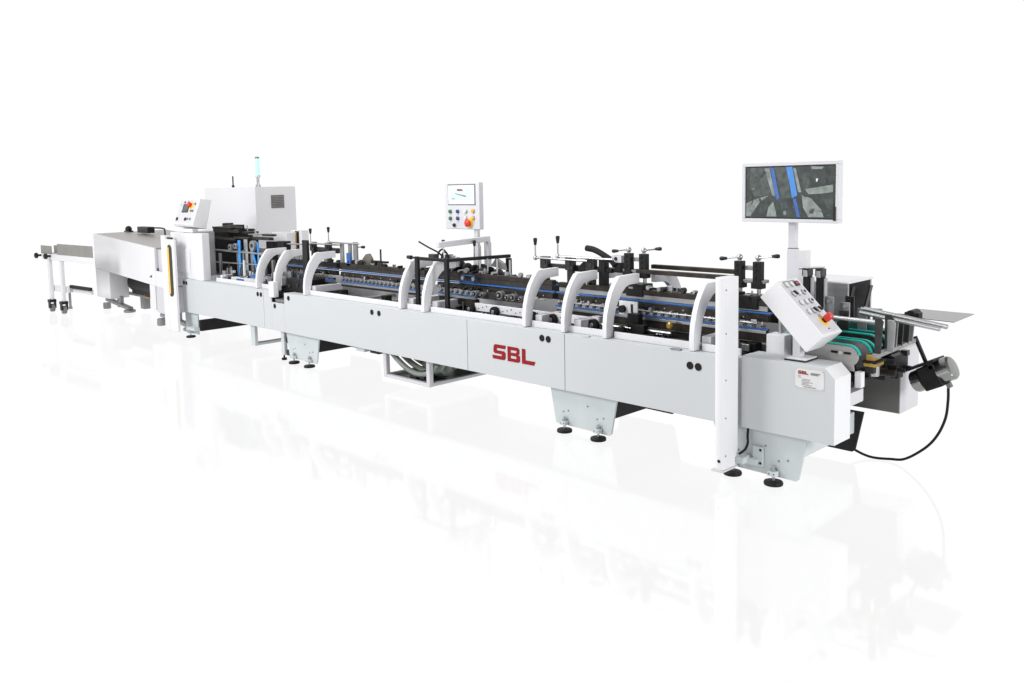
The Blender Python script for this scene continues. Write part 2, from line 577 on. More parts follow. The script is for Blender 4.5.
# lower white arms that tie each arch to the frame
for x in (-5.70, -4.06, -3.72, -2.45, -2.05, -0.93):
    MB().box(x - 0.035, x + 0.035, 0.112, 0.46, 0.79, 0.86).build('arch_arm', ARCH, G, 0.004)

# ------------------------------------------------------------------ folding carriers with belts


def fittings(par, x0, x1, y, z, n, s=0.03, extra=(), deep=0.6, hmul=1.0):
    """small separate brackets, bearings and pins along a carrier"""
    for _ in range(n):
        x = RNG.uniform(x0, x1)
        w, h, d = RNG.uniform(0.3, 1.3) * s, RNG.uniform(0.4, 1.4) * s * hmul, RNG.uniform(0.4, 1.2) * s
        yy = y + RNG.uniform(-deep, deep) * (s if deep <= 1 else 0.06 * deep)
        c = RNG.random()
        mt_f = RNG.choice([DARK, BLACK, STEEL, GREY, BROWN, CHROME, BLACK, DARK] + list(extra))
        if c < 0.5:
            MB().box(x - w, x + w, yy - d / 2, yy + d / 2, z, z + h).build('bracket', mt_f, par, 0.0015)
        elif c < 0.8:
            h = min(h, 0.05)
            MB().cyl((x, yy - d, z + h / 2), (x, yy + d, z + h / 2), h * 0.55, 12).build('bearing', mt_f, par)
        else:
            MB().cyl((x, yy, z), (x, yy, z + 1.6 * h), 0.007, 8).build('pin', mt_f, par)


def upper_carrier(x0, x1, y, label, ztop=1.09, face=BRUSH, beam=BROWN):
    t = thing('upper_belt_carrier', label, 'belt carrier', ((x0 + x1) / 2, y, 0.93), 'belt carriers inside the machine')
    MB().box(x0, x1, y, y + 0.05, ztop - 0.04, ztop).box(x0, x1, y + 0.002, y + 0.035, 0.945, 0.992).build('carrier_beam', beam, t, 0.003)
    MB().box(x0 + 0.01, x1 - 0.01, y + 0.006, y + 0.016, 1.0155, ztop - 0.0405).build('side_plate', face, t, 0.001)
    MB().box(x0 - 0.02, x1 + 0.02, y - 0.006, y + 0.022, 1.0005, 1.0115).build('belt', BLUE, t, 0.001)
    fittings(t, x0 + 0.05, x1 - 0.05, y + 0.02, ztop + 0.001, int((x1 - x0) * 16), 0.03, (STEEL, GREY))
    fittings(t, x0 + 0.05, x1 - 0.05, y - 0.022, 0.945, int((x1 - x0) * 9), 0.022, (STEEL, CHROME, STEEL), 0.3)
    MB().cyl((x0 + 0.06, y - 0.03, 0.938), (x1 - 0.06, y - 0.03, 0.938), 0.006, 10).build('guide_rod', STEEL, t)
    for k in range(int((x1 - x0) / 0.16)):
        MB().cyl((x0 + 0.08 + k * 0.16, y + 0.001, 0.968), (x0 + 0.08 + k * 0.16, y - 0.003, 0.968), 0.006, 8).build('bolt', STEEL, t)
    return t


def lower_carrier(x0, x1, y, label, slim=False, zb=0.90):
    t = thing('lower_belt_carrier', label, 'belt carrier', ((x0 + x1) / 2, y, 0.80), 'belt carriers inside the machine')
    MB().box(x0, x1, y, y + 0.05, zb - (0.05 if slim else 0.085), zb - 0.03).build('carrier_beam', BROWN, t, 0.003)
    MB().box(x0, x1, y - 0.008, y + 0.03, zb - 0.028, zb - 0.008).build('rail', STEEL, t, 0.001)
    MB().box(x0 - 0.01, x1 + 0.01, y - 0.004, y + 0.022, zb - 0.005, zb + 0.005).build('belt', BLUE, t, 0.001)
    n = int((x1 - x0) / 0.066)
    step = (x1 - x0 - 0.06) / max(n - 1, 1)
    for k in range(n):
        if k == 0:
            x = x0 + 0.03
            r = MB().use(GREY).cyl((x, y - 0.008, zb + 0.020), (x, y + 0.02, zb + 0.020), 0.011, 12)
            r.use(BLACK).cyl((x, y - 0.011, zb + 0.020), (x, y - 0.0082, zb + 0.020), 0.006, 8)
            r.use(STEEL).box(x - 0.007, x + 0.007, y - 0.002, y + 0.006, zb + 0.031, zb + 0.050)
            roller = r.build('roller', GREY, t)
        else:
            copy_part(roller, (k * step, 0, 0))
    if slim:
        return t
    fittings(t, x0 + 0.05, x1 - 0.05, y, zb - 0.16, int((x1 - x0) * 9), 0.05, (STEEL,))
    fittings(t, x0 + 0.05, x1 - 0.05, y - 0.10, zb - 0.14, int((x1 - x0) * 7), 0.035, (STEEL, WHITE, GREY), 0.9)
    MB().box(x0, x1, y + 0.05, y + 0.09, zb - 0.15, zb - 0.10).build('spar', DARK, t)
    return t


upper_carrier(-2.50, -0.64, 0.40, 'brown steel upper carrier with blue belt and silver side plate, nearest the big monitor', 1.09)
upper_carrier(-4.02, -2.56, 0.40, 'upper carrier with blue belt and dark side plate below the touch screen box', 1.10, DARK)
upper_carrier(-5.62, -4.20, 0.40, 'upper carrier with blue belt right of the grey upright slabs', 1.09, DARK)
upper_carrier(-6.75, -5.72, 0.42, 'short upper carrier with blue belt beside the brass fitting', 1.08, DARK, BLACK)
lower_carrier(-1.70, -0.64, 0.38, 'lower carrier with blue belt and silver rollers, behind the arch nearest the white post')
lower_carrier(-2.50, -1.72, 0.38, 'lower carrier with blue belt and rollers under the black swing arm')
lower_carrier(-3.95, -3.45, 0.36, 'short lower carrier with rollers and blue belt behind the black tube frame')
lower_carrier(-5.55, -4.15, 0.36, 'lower carrier with a row of pins under the blue belt right of the grey slabs', True, 0.895)
lower_carrier(-6.75, -5.70, 0.36, 'lower carrier with rollers left of the grey upright slabs', False, 0.90)
# rear lane carriers
for x0, x1, lab in ((-2.5, -0.7, 'plain dark rear carrier beam behind the nearest belt carrier'), (-4.0, -2.6, 'plain dark rear carrier beam behind the touch screen pole'),
                    (-6.2, -4.2, 'plain dark rear carrier beam at the far end of the machine')):
    t = thing('rear_carrier', lab, 'carrier beam', ((x0 + x1) / 2, 0.68, 0.8), 'rear carrier beams')
    MB().box(x0, x1, 0.66, 0.72, 0.90 if x0 > -5 else 0.975, 1.02).build('carrier_beam', DARK, t, 0.003)
    MB().box(x0, x1, 0.655, 0.70, 1.0205, 1.032).build('belt', BLUE, t)
    fittings(t, x0, x1, 0.69, 1.0325, int((x1 - x0) * 10), 0.035)
    if x0 > -5:
        fittings(t, x0, x1, 0.60, 0.72, int((x1 - x0) * 7), 0.06)

# cross shafts and supports seen low between the walls
cs = thing('cross_shafts', 'round steel shafts and black supports crossing low inside the machine', 'shafts', (-3.3, 0.45, 0.55))
for x in (-7.2, -6.6, -5.3, -4.9, -4.3, -3.2, -2.75, -2.2, -1.9, -1.55, -1.2, -0.8):
    MB().cyl((x, 0.06, 0.72), (x, 0.875, 0.72), 0.018, 14).build('shaft', BRUSH, cs)
for x in (-5.52, -4.76, -2.0, -0.72):
    MB().box(x - 0.035, x + 0.035, 0.32, 0.40, 0.54, 0.81).build('support', BLACK, cs, 0.003)

# black adjusting unit with hand knobs behind the near arches
ku = thing('adjusting_slide', 'black adjusting slide with round hand knob low under the near belt carrier', 'adjuster', (-1.6, 0.25, 0.535))
MB().box(-1.68, -1.58, 0.24, 0.30, 0.54, 0.93).build('slide_post', BLACK, ku, 0.004)
MB().box(-1.78, -1.42, 0.2, 0.30, 0.77, 0.80).box(-1.62, -1.50, 0.2, 0.26, 0.80, 0.86).build('slide_block', BLACK, ku, 0.004)
MB().lathe((-1.70, 0.22, 0.80), (0, -1, 0), [(0, 0.03), (0.01, 0.04), (0.035, 0.04), (0.045, 0.03)], 18).build('knob', BLACKPL, ku)
MB().lathe((-1.36, 0.33, 0.86), (0, -1, 0), [(0, 0.02), (0.006, 0.026), (0.02, 0.026), (0.03, 0.015)], 18).build('knob', BRASS, ku)
MB().cyl((-1.95, 0.25, 0.82), (-1.3, 0.25, 0.82), 0.012, 12).build('spindle', STEEL, ku)

# white lever plate in the arch next to the swing arm
lp = thing('slotted_bracket', 'small white slotted bracket with black wheel beside the second nearest arch', 'bracket', (-1.78, 0.3, 0.88))
MB().box(-1.80, -1.63, 0.30, 0.312, 0.905, 1.01).build('plate', WHITE, lp, 0.004)
MB().box(-1.69, -1.67, 0.297, 0.2995, 0.93, 0.99).build('slot', BLACK, lp)
MB().cyl((-1.76, 0.30, 0.95), (-1.76, 0.27, 0.95), 0.028, 16).build('wheel', RUBBER, lp)

# white perforated plates low at the front
hp = thing('perforated_plate', 'low white perforated plate with black pulleys behind the front lip', 'plate', (-3.0, 0.24, 0.54))
hb = MB().box(-3.33, -1.95, 0.24, 0.256, 0.80, 0.868)
hb.build('plate', WHITE, hp, 0.003)
for k in range(26):
    MB().cyl((-3.28 + k * 0.05, 0.24, 0.835 + 0.012 * (k % 3 - 1)), (-3.28 + k * 0.05, 0.238, 0.835 + 0.012 * (k % 3 - 1)), 0.006, 8).build('hole', BLACK, hp)
for x in (-3.36, -3.06, -2.62, -2.40, -1.98):
    MB().use(RUBBER).cyl((x, 0.236, 0.815), (x, 0.20, 0.815), 0.045, 20).use(STEEL).cyl((x, 0.199, 0.815), (x, 0.19, 0.815), 0.018, 14).build('pulley', RUBBER, hp, 0.002)
pm = thing('pulley_cluster', 'silver pulley cluster in front of the dark carrier below the touch screen box', 'pulleys', (-3.1, 0.34, 0.86))
for x, r in ((-3.40, 0.026), (-3.31, 0.022), (-3.09, 0.036), (-3.0, 0.024), (-2.93, 0.03), (-2.84, 0.022)):
    MB().use(GREY).cyl((x, 0.35, 0.91 + r), (x, 0.30, 0.91 + r), r, 22).use(BLACK).cyl((x, 0.299, 0.91 + r), (x, 0.292, 0.91 + r), r * 0.72, 16).use(STEEL).cyl((x, 0.2915, 0.91 + r), (x, 0.286, 0.91 + r), r * 0.3, 12).build('pulley', CHROME, pm, 0.002)
MB().use(DARK).box(-3.42, -2.80, 0.352, 0.372, 0.89, 0.955).build('mounting_plate', DARK, pm, 0.003)
bp_ = thing('blue_pulley_pair', 'pair of pulleys wrapped by a blue belt below the touch screen box', 'pulleys', (-3.55, 0.36, 1.0))
for x in (-3.62, -3.48):
    MB().use(STEEL).cyl((x, 0.375, 1.055), (x, 0.36, 1.055), 0.018, 18).build('pulley', STEEL, bp_)
lo = MB()
n = 28
loop = [(-3.62 + 0.022 * math.cos(a), 1.055 + 0.028 * math.sin(a)) for a in [math.pi / 2 + math.pi * k / 13 for k in range(14)]] + \
       [(-3.48 + 0.022 * math.cos(a), 1.055 + 0.028 * math.sin(a)) for a in [-math.pi / 2 + math.pi * k / 13 for k in range(14)]]
for i in range(n):
    a, b = loop[i], loop[(i + 1) % n]
    lo.bar((a[0], 0.366, a[1]), (b[0], 0.366, b[1]), 0.010, 0.004)
lo.build('belt', BLUE, bp_)

# ------------------------------------------------------------------ guard bars at the top
for y, z, lab in ((0.62, 1.225, 'dark square guard bar, the higher and farther one between the two lever clamps'),
                  (0.425, 1.205, 'dark square guard bar along the tops of the two nearest arches')):
    b = MB().box(-1.74, -1.02 if y > 0.5 else -0.92, y, y + 0.04, z, z + 0.032).build('guard_bar', BROWN, None, 0.004)
    b['label'], b['category'], b['group'] = lab, 'bar', 'guard bars'
b = MB().box(-2.75, -1.75, 0.46, 0.50, 1.195, 1.23).build('guard_bar', DARK, None, 0.004)
b['label'], b['category'], b['group'] = 'dark guard bar behind the upright lever arches', 'bar', 'guard bars'

# ------------------------------------------------------------------ clamp units with two towers and levers


def clamp(x, label):
    t = thing('lever_clamp', label, 'clamp', (x, 0.47, 1.09), 'double lever clamps')
    for sx in (-0.075, 0.065):
        b = MB().box(x + sx - 0.03, x + sx + 0.03, 0.44, 0.49, 1.19, 1.352)
        for k in range(4):
            b.cyl((x + sx - 0.01, 0.44, 1.21 + k * 0.04), (x + sx - 0.01, 0.434, 1.21 + k * 0.04), 0.012, 8)
        b.box(x + sx - 0.038, x + sx + 0.038, 0.432, 0.50, 1.17, 1.215)
        tw = b.build('tower', BLACK, t, 0.005)
        MB().cyl((x + sx, 0.465, 1.352), (x + sx, 0.465, 1.365), 0.012, 12).ball((x + sx, 0.465, 1.378), 0.021).build('pivot', STEEL, tw)
        d = -1 if sx < 0 else 1
        e = Vector((x + sx + d * 0.10, 0.465 + d * 0.02, 1.378 + d * 0.012))
        MB().cyl((x + sx, 0.465, 1.378), e, 0.006, 10).build('rod', CHROME, tw)
        MB().lathe(e - Vector((d * 0.015, 0, 0)), (d, d * 0.15, d * 0.06), [(0, 0.008), (0.01, 0.011), (0.04, 0.015), (0.052, 0.012), (0.056, 0.004)], 14).build('grip', BLACKPL, tw)
    MB().box(x - 0.12, x + 0.11, 0.45, 0.53, 1.205, 1.228).box(x - 0.04, x + 0.03, 0.47, 0.50, 1.29, 1.32).build('bridge', GREY, t, 0.003)
    for sx in (-0.075, 0.065):
        MB().cyl((x + sx, 0.475, 1.10), (x + sx, 0.475, 1.169), 0.014, 12).build('spindle', STEEL, t)
    MB().box(x - 0.05, x + 0.10, 0.391, 0.53, 1.035, 1.127).box(x - 0.12, x - 0.05, 0.42, 0.5, 1.09, 1.14).build('clamp_block', BLACK, t, 0.005)
    return t


ca = clamp(-1.755, 'black twin tower clamp with two chrome levers near the black swing arm')
copy_thing(ca, (0.94, -0.0, -0.012), 'black twin tower clamp with chrome levers between the white post and the sloping console')

# upright lever units


def lever_unit(xl, xr, zt, label, y=0.45, dz=0.0, xs_=()):
    t = thing('upright_lever_unit', label, 'lever unit', ((xl + xr) / 2, y, 1.1), 'upright lever units')
    for x, h in ((xl, 0.0), (xr, 0.012)):
        z = 1.278 + dz + h * 2
        lv = MB().ball((x, y - 0.05, z), 0.02).build('pivot', STEEL, t)
        MB().cyl((x, y - 0.05, z), (x, y - 0.05, z + 0.115), 0.0065, 10).build('rod', CHROME, lv)
        MB().lathe((x, y - 0.05, z + 0.105), (0, 0, 1), [(0, 0.009), (0.008, 0.012), (0.045, 0.017), (0.058, 0.016), (0.061, 0.006)], 14).build('grip', BLACKPL, lv)
        MB().cyl((x, y - 0.05, z), (x + 0.56, y - 0.05, z - 0.0), 0.009, 12).build('shaft', CHROME, t)
    for x in xs_:
        b = MB().box(x - 0.04, x + 0.04, y - 0.03, y + 0.02, 1.19 + dz, 1.29 + dz).box(x - 0.028, x + 0.028, y - 0.02, y + 0.02, 1.09 + dz, 1.189 + dz)
        b.box(x - 0.045, x + 0.045, y - 0.025, y + 0.025, 1.06 + dz, 1.089 + dz)
        b.use(DARK).cyl((x + 0.005, y - 0.0305, 1.245 + dz), (x + 0.005, y - 0.038, 1.245 + dz), 0.02, 16)
        b.use(STEEL).cyl((x - 0.02, y + 0.0, 1.01 + dz), (x - 0.02, y, 1.05 + dz), 0.014, 10).cyl((x + 0.03, y, 1.0 + dz), (x + 0.03, y, 1.05 + dz), 0.012, 10)
        b.build('bearing', BLACK, t, 0.004)
    return t


lever_unit(-2.745, -2.495, 1.46, 'lever unit with two upright black grips left of the black swing arm', 0.45, 0.0, (-2.675, -2.40, -2.18))
lv = lever_unit(-6.18, -5.82, 1.45, 'far lever unit with two upright black grips behind the grey slabs', 0.45, 0.0, (-5.90, -6.20))
MB().cyl((-6.22, 0.48, 1.205), (-5.76, 0.48, 1.205), 0.03, 18).build('roller', DARK, lv)
MB().box(-6.04, -5.94, 0.20, 0.23, 0.80, 1.33).build('post', BLACK, lv, 0.004)
MB().box(-6.96, -6.80, 0.42, 0.52, 1.165, 1.275).build('motor_block', BLACK, lv, 0.006)
MB().cyl((-6.8, 0.46, 1.245), (-6.3, 0.46, 1.255), 0.009, 10).build('link_rod', STEEL, lv)

# black swing arm with cable bundle
sa = thing('swing_arm', 'black curved swing arm with post between the lever unit and the twin tower clamp', 'arm', (-2.07, 0.45, 0.98))
MB().tube([(-2.235, 0.45, 1.375), (-2.16, 0.45, 1.365), (-2.08, 0.45, 1.335), (-1.99, 0.45, 1.29), (-1.95, 0.45, 1.25)], 0.024, 10).build('arm', RUBBER, sa)
MB().box(-2.10, -2.04, 0.43, 0.49, 0.985, 1.29).build('post', BLACK, sa, 0.004)
MB().box(-2.32, -1.98, 0.44, 0.48, 1.19, 1.225).xz([(-2.38, 1.18), (-2.24, 1.30), (-2.19, 1.30), (-2.19, 1.18)], 0.46, 0.472).build('bracket', BLACK, sa, 0.003)
MB().box(-1.98, -1.885, 0.44, 0.50, 1.275, 1.33).build('sensor_head', ARCH, sa, 0.003)
MB().cyl((-1.935, 0.44, 1.305), (-1.935, 0.432, 1.305), 0.014, 14).box(-1.96, -1.90, 0.45, 0.50, 1.20, 1.2745).build('lens', BLACK, sa, 0.002)

# grey upright slabs with a blue block
us = thing('upright_slab_set', 'three grey upright slabs with a blue block and a side lever', 'slabs', (-5.5, 0.45, 1.04))
for x0, x1, z in ((-5.66, -5.60, 1.297), (-5.505, -5.455, 1.294), (-5.415, -5.345, 1.316)):
    MB().box(x0, x1, 0.43, 0.45, 1.045, z).build('slab', GREY, us, 0.003)
MB().box(-5.50, -5.43, 0.40, 0.415, 1.06, 1.20).build('blue_block', BLUE, us, 0.006)
MB().cyl((-5.36, 0.46, 1.262), (-5.30, 0.46, 1.265), 0.006, 8).build('lever_rod', STEEL, us)
MB().lathe((-5.305, 0.46, 1.265), (1, 0, 0.02), [(0, 0.008), (0.01, 0.014), (0.05, 0.016), (0.06, 0.008)], 12).build('grip', BLACKPL, us)
MB().xz([(-5.30, 1.09), (-5.15, 1.09), (-5.15, 1.15), (-5.20, 1.20), (-5.25, 1.19), (-5.31, 1.14)], 0.47, 0.50).build('fan_plate', GRILLE, us, 0.003)
MB().cyl((-4.97, 0.46, 1.09), (-4.97, 0.46, 1.255), 0.009, 10).box(-5.12, -4.86, 0.44, 0.48, 1.115, 1.135).build('probe', BLACK, us, 0.002)

# black square tube frame
bf = thing('tube_frame', 'black square tube frame standing inside the front wall below the touch screen box', 'frame', (-3.9, 0.3, 0.80))
for x in (-3.99, -3.58):
    MB().box(x - 0.023, x + 0.023, 0.13, 0.158, 0.77, 1.25).build('post', BLACK, bf, 0.004)
MB().box(-3.966, -3.604, 0.135, 0.156, 1.218, 1.248).build('front_rail', BLACK, bf, 0.004)
MB().bar((-3.58, 0.1655, 1.232), (-3.42, 0.775, 1.235), 0.036, 0.03).build('side_rail', BLACK, bf, 0.004)
MB().box(-3.445, -3.395, 0.74, 0.775, 1.02, 1.216).build('rear_post', BLACK, bf, 0.004)
MB().cyl((-4.02, 0.15, 1.236), (-4.08, 0.15, 1.236), 0.010, 10).cyl((-4.08, 0.15, 1.236), (-4.135, 0.15, 1.238), 0.02, 12, 0.016).build('grip', BLACKPL, bf)

# drive cluster behind the tube frame: black gears, silver cylinders, chrome pins
dc = thing('drive_cluster', 'cluster of black gears, silver cylinders and chrome pins behind the black tube frame', 'drive', (-3.6, 0.55, 1.03))
for k in range(11):
    x = -3.98 + k * 0.068
    r = (0.05, 0.065, 0.045, 0.06)[k % 4]
    MB().lathe((x, 0.55 + 0.03 * (k % 3), 1.13 - k * 0.006), (1, 0, 0), [(0, r * 0.8), (0.008, r), (0.03, r), (0.038, r * 0.8), (0.04, 0.02), (0.055, 0.02)], 18).build('gear', BLACK if k % 3 else DARK, dc)
MB().box(-4.0, -3.22, 0.52, 0.66, 1.03, 1.08).build('gear_bed', BLACK, dc, 0.004)
for x, z, h in ((-3.86, 1.12, 0.12), (-3.80, 1.14, 0.09)):
    MB().cyl((x, 0.46, z), (x, 0.46, z + h), 0.028, 18).build('cylinder', BRUSH, dc, 0.003)
for x in (-3.40, -3.28, -3.12, -3.50):
    MB().cyl((x, 0.47, 1.05), (x, 0.47, 1.235), 0.008, 10).build('pin', CHROME, dc)
MB().xz([(-3.52, 1.15), (-3.33, 1.12), (-3.35, 1.18), (-3.45, 1.225)], 0.62, 0.65).build('guard_plate', GREY, dc, 0.003)
MB().tube([(-4.15, 0.30, 1.37), (-4.02, 0.31, 1.32), (-3.94, 0.36, 1.27), (-3.9, 0.40, 1.20), (-3.96, 0.42, 1.14)], 0.008, 8).tube([(-4.0, 0.4, 1.17), (-3.99, 0.4, 1.26), (-3.93, 0.4, 1.30), (-3.87, 0.4, 1.26), (-3.85, 0.4, 1.18)], 0.009, 8).tube([(-3.98, 0.42, 1.18), (-3.95, 0.42, 1.26), (-3.90, 0.42, 1.27), (-3.86, 0.42, 1.2)], 0.009, 8).build('cable_loop', RUBBER, dc)
MB().box(-4.02, -3.96, 0.5, 0.56, 1.18, 1.24).box(-4.26, -4.18, 0.5, 0.56, 1.18, 1.235).build('terminal_box', DARK, dc, 0.004)

# ------------------------------------------------------------------ touch screen box on its pole
tb = thing('touch_screen_box', 'white control box with touch screen, coloured buttons and red stop button on a pole', 'control box', (-3.87, 0.66, 1.05))
MB().box(-4.108, -3.630, 0.60, 0.655, 1.478, 1.914).build('housing', ARCH, tb, 0.008)
scr = MB().box(-4.060, -3.678, 0.5955, 0.5995, 1.705, 1.900).build('screen_bezel', GREYINK, tb, 0.002)
sm = MB().use(SCR_WHITE).box(-4.050, -3.690, 0.5935, 0.5955, 1.714, 1.888)
sm.use(SCR_PALE).box(-4.015, -3.735, 0.5925, 0.5933, 1.752, 1.862)
sm.use(LOGO)
lettering(sm, -3.925, -3.835, 1.836, 1.854, 0.5922)
sm.use(GREYINK)
for k in range(9):
    x = -3.95 + k * 0.017
    sm.box(x, x + 0.015, 0.5915, 0.5923, 1.806 - k * 0.0033, 1.813 - k * 0.0025)
sm.use(SKY).box(-4.005, -3.955, 0.5915, 0.5923, 1.759, 1.767)
sm.build('screen', SCR_WHITE, scr)


def button(x, z, mt, y=0.60, r=0.017, par=tb, name='button'):
    MB().use(STEEL).cyl((x, y, z), (x, y - 0.006, z), r * 1.15, 16).use(mt).lathe((x, y - 0.006, z), (0, -1, 0), [(0, r), (0.010, r), (0.014, r * 0.7)], 16).build(name, mt, par)


for x, z, mt in ((-4.03, 1.643, GREEN), (-3.925, 1.645, NAVY), (-3.815, 1.648, PALE), (-3.712, 1.650, ORANGE),
                 (-4.03, 1.578, GREEN), (-3.925, 1.580, NAVY), (-3.815, 1.582, PALE), (-3.712, 1.584, ORANGE), (-3.975, 1.515, BLACKPL)):
    button(x, z, mt)
MB().use(YELLOW).cyl((-3.765, 0.60, 1.538), (-3.765, 0.594, 1.538), 0.042, 24).use(RED).lathe((-3.765, 0.594, 1.538), (0, -1, 0), [(0, 0.018), (0.018, 0.018), (0.02, 0.034), (0.032, 0.034), (0.040, 0.022)], 20).build('stop_button', RED, tb)
MB().box(-3.735, -3.685, 0.62, 0.655, 1.33, 1.477).box(-3.75, -3.68, 0.62, 0.66, 1.03, 1.329).build('pole', ARCH, tb, 0.004)
MB().box(-3.665, -3.605, 0.68, 0.72, 1.02, 1.362).build('side_post', ARCH, tb, 0.004)
MB().bar((-3.72, 0.165, 1.362), (-3.62, 0.705, 1.392), 0.05, 0.05).build('swing_arm', ARCH, tb, 0.004)
for x, y, z in ((-3.60, 0.50, 1.335), (-3.80, 0.30, 1.345)):
    lvr = MB().cyl((x, y, z - 0.13), (x, y, z), 0.006, 8).build('lever_rod', CHROME, tb)
    MB().lathe((x, y, z), (0, 0, 1), [(0, 0.009), (0.01, 0.012), (0.045, 0.017), (0.055, 0.012)], 12).build('grip', BLACKPL, lvr)

# ------------------------------------------------------------------ monitor
mo = thing('monitor', 'large white framed monitor showing two blue belts, on a white pole', 'monitor', (-0.44, 0.36, 0.54))
yaw = math.radians(3)
mx, my, mz = Vector((math.cos(yaw), -math.sin(yaw), 0)), Vector((math.sin(yaw), math.cos(yaw), 0)), Vector((0, 0, 1))
mc = Vector((-0.452, 0.295, 1.806))
W, H = 0.668, 0.378


def mp(u, v, d=0.0):
    return mc + mx * u + mz * v + my * d


fr = MB()
t_ = 0.022
fr.obb(mp(0, H / 2 - t_ / 2, 0.02), mx, my, mz, W, 0.05, t_)
fr.obb(mp(0, -H / 2 + t_ / 2, 0.02), mx, my, mz, W, 0.05, t_)
fr.obb(mp(-W / 2 + t_ / 2, 0, 0.02), mx, my, mz, t_, 0.05, H - 2 * t_)
fr.obb(mp(W / 2 - t_ / 2, 0, 0.02), mx, my, mz, t_, 0.05, H - 2 * t_)
fr.obb(mp(0, 0, 0.03), mx, my, mz, W - 2 * t_, 0.02, H - 2 * t_)
fr.obb(mp(0, 0, 0.055), mx, my, mz, W * 0.96, 0.02, H * 0.94)
frame = fr.build('frame', ARCH, mo, 0.003)
MB().obb(mp(0, 0, 0.012), mx, my, mz, W - 2 * t_, 0.012, H - 2 * t_).build('bezel', BLACKPL, mo)
sw, sh = W - 2 * t_ - 0.014, H - 2 * t_ - 0.014
pic = MB().use(SCR_DARK).obb(mp(0, 0, 0.004), mx, my, mz, sw, 0.002, sh)


layer = [0]


def poly(mt, pts):
    layer[0] += 1
    d = 0.003 - 0.00006 * layer[0]
    pic.use(mt).prism([((u - 0.5) * sw, (0.5 - v) * sh) for u, v in pts], lambda u, w, a: mp(u, w, a), d, d + 0.00003)


# the picture on the screen: (u, v) from its top left corner
poly(SCR_MID, [(0.05, 0.0), (0.22, 0.0), (0.30, 0.55), (0.10, 0.58), (0.04, 0.4)])
poly(SCR_MID, [(0.33, 0.0), (0.47, 0.0), (0.52, 0.60), (0.42, 0.62)])
poly(SCR_GREY, [(0.215, 0.02), (0.275, 0.02), (0.345, 0.58), (0.31, 0.56)])
poly(SCR_BLUE, [(0.28, 0.0), (0.325, 0.02), (0.39, 0.60), (0.365, 0.66), (0.345, 0.55)])
poly(SCR_SKY, [(0.465, 0.0), (0.535, 0.0), (0.595, 0.56), (0.535, 0.62), (0.515, 0.40)])
poly(SCR_GREY, [(0.545, 0.02), (0.575, 0.04), (0.64, 0.50), (0.605, 0.50)])
poly(SCR_GREY, [(0.0, 0.72), (0.10, 0.64), (0.27, 0.56), (0.16, 0.70), (0.05, 0.98), (0.0, 0.98)])
poly(SCR_DARK, [(0.10, 0.85), (0.2, 0.68), (0.26, 0.78), (0.22, 0.98), (0.1, 0.98)])
poly(SCR_GREY, [(0.245, 0.98), (0.265, 0.80), (0.32, 0.68), (0.355, 0.88), (0.36, 0.98)])
poly(SCR_DARK, [(0.35, 0.66), (0.52, 0.60), (0.56, 0.98), (0.37, 0.98)])
poly(SCR_MID, [(0.40, 0.72), (0.47, 0.68), (0.49, 0.80), (0.42, 0.82)])
poly(SCR_BLUE, [(0.545, 0.64), (0.58, 0.62), (0.63, 0.98), (0.595, 0.98)])
poly(SCR_GREY, [(0.645, 0.55), (0.75, 0.62), (0.86, 0.84), (0.885, 0.98), (0.72, 0.98), (0.66, 0.80)])
poly(SCR_MID, [(0.64, 0.16), (0.70, 0.12), (0.74, 0.28), (0.70, 0.46), (0.66, 0.42)])
poly(SCR_GREY, [(0.68, 0.44), (0.98, 0.36), (0.98, 0.52), (0.72, 0.54)])
poly(SCR_GREY, [(0.74, 0.0), (0.88, 0.02), (0.86, 0.06), (0.75, 0.06)])
poly(SCR_DARK, [(0.70, 0.56), (0.98, 0.50), (0.98, 0.60), (0.82, 0.62)])
poly(SCR_MID, [(0.88, 0.62), (0.98, 0.62), (0.98, 0.82), (0.92, 0.80)])
poly(SCR_WHITE, [(0.80, 0.24), (0.82, 0.24), (0.82, 0.30), (0.80, 0.30)])
poly(SCR_GREY, [(0.44, 0.88), (0.47, 0.86), (0.475, 0.94), (0.445, 0.95)])
for k in range(46):
    u, v = RNG.uniform(0.03, 0.95), RNG.uniform(0.04, 0.94)
    if 0.27 < u < 0.60 and v < 0.62:
        continue
    w, h, sk = RNG.uniform(0.004, 0.024), RNG.uniform(0.006, 0.04), RNG.uniform(-0.02, 0.02)
    poly(RNG.choice([SCR_DARK, SCR_MID, SCR_DARK, SCR_GREY, SCR_MID]), [(u - w, v - h), (u + w, v - h + sk), (u + w + sk, v + h), (u - w + sk, v + h - sk)])
pic.build('screen', SCR_DARK, mo)
MB().obb(mp(W / 2 - t_ - 0.003, -H / 2 + 0.058, -0.007), mx, my, mz, 0.016, 0.004, 0.085).build('label_strip', BLACKPL, mo)
MB().box(-0.478, -0.428, 0.345, 0.385, 1.45, 1.72).box(-0.484, -0.424, 0.34, 0.39, 0.536, 1.446).build('pole', ARCH, mo, 0.004)
MB().box(-0.480, -0.426, 0.343, 0.387, 1.4462, 1.4498).build('pole_collar', GREYINK, mo)
MB().box(-0.53, -0.38, 0.30, 0.43, 0.5352, 0.55).build('base_plate', BLACKPL, mo, 0.006)

# ------------------------------------------------------------------ sloping console
co = thing('sloping_console', 'white sloping control console with two-tone buttons and a red emergency stop', 'control console', (-0.3, 0.15, 0.80))
cdir = Vector((0.295, 0, -0.303)).normalized()
cn = Vector((-cdir.z, 0, cdir.x))
A0 = Vector((-0.388, 0.03, 1.273))


def cp(l, y, d):
    return A0 + cdir * l + Vector((0, y, 0)) + cn * d


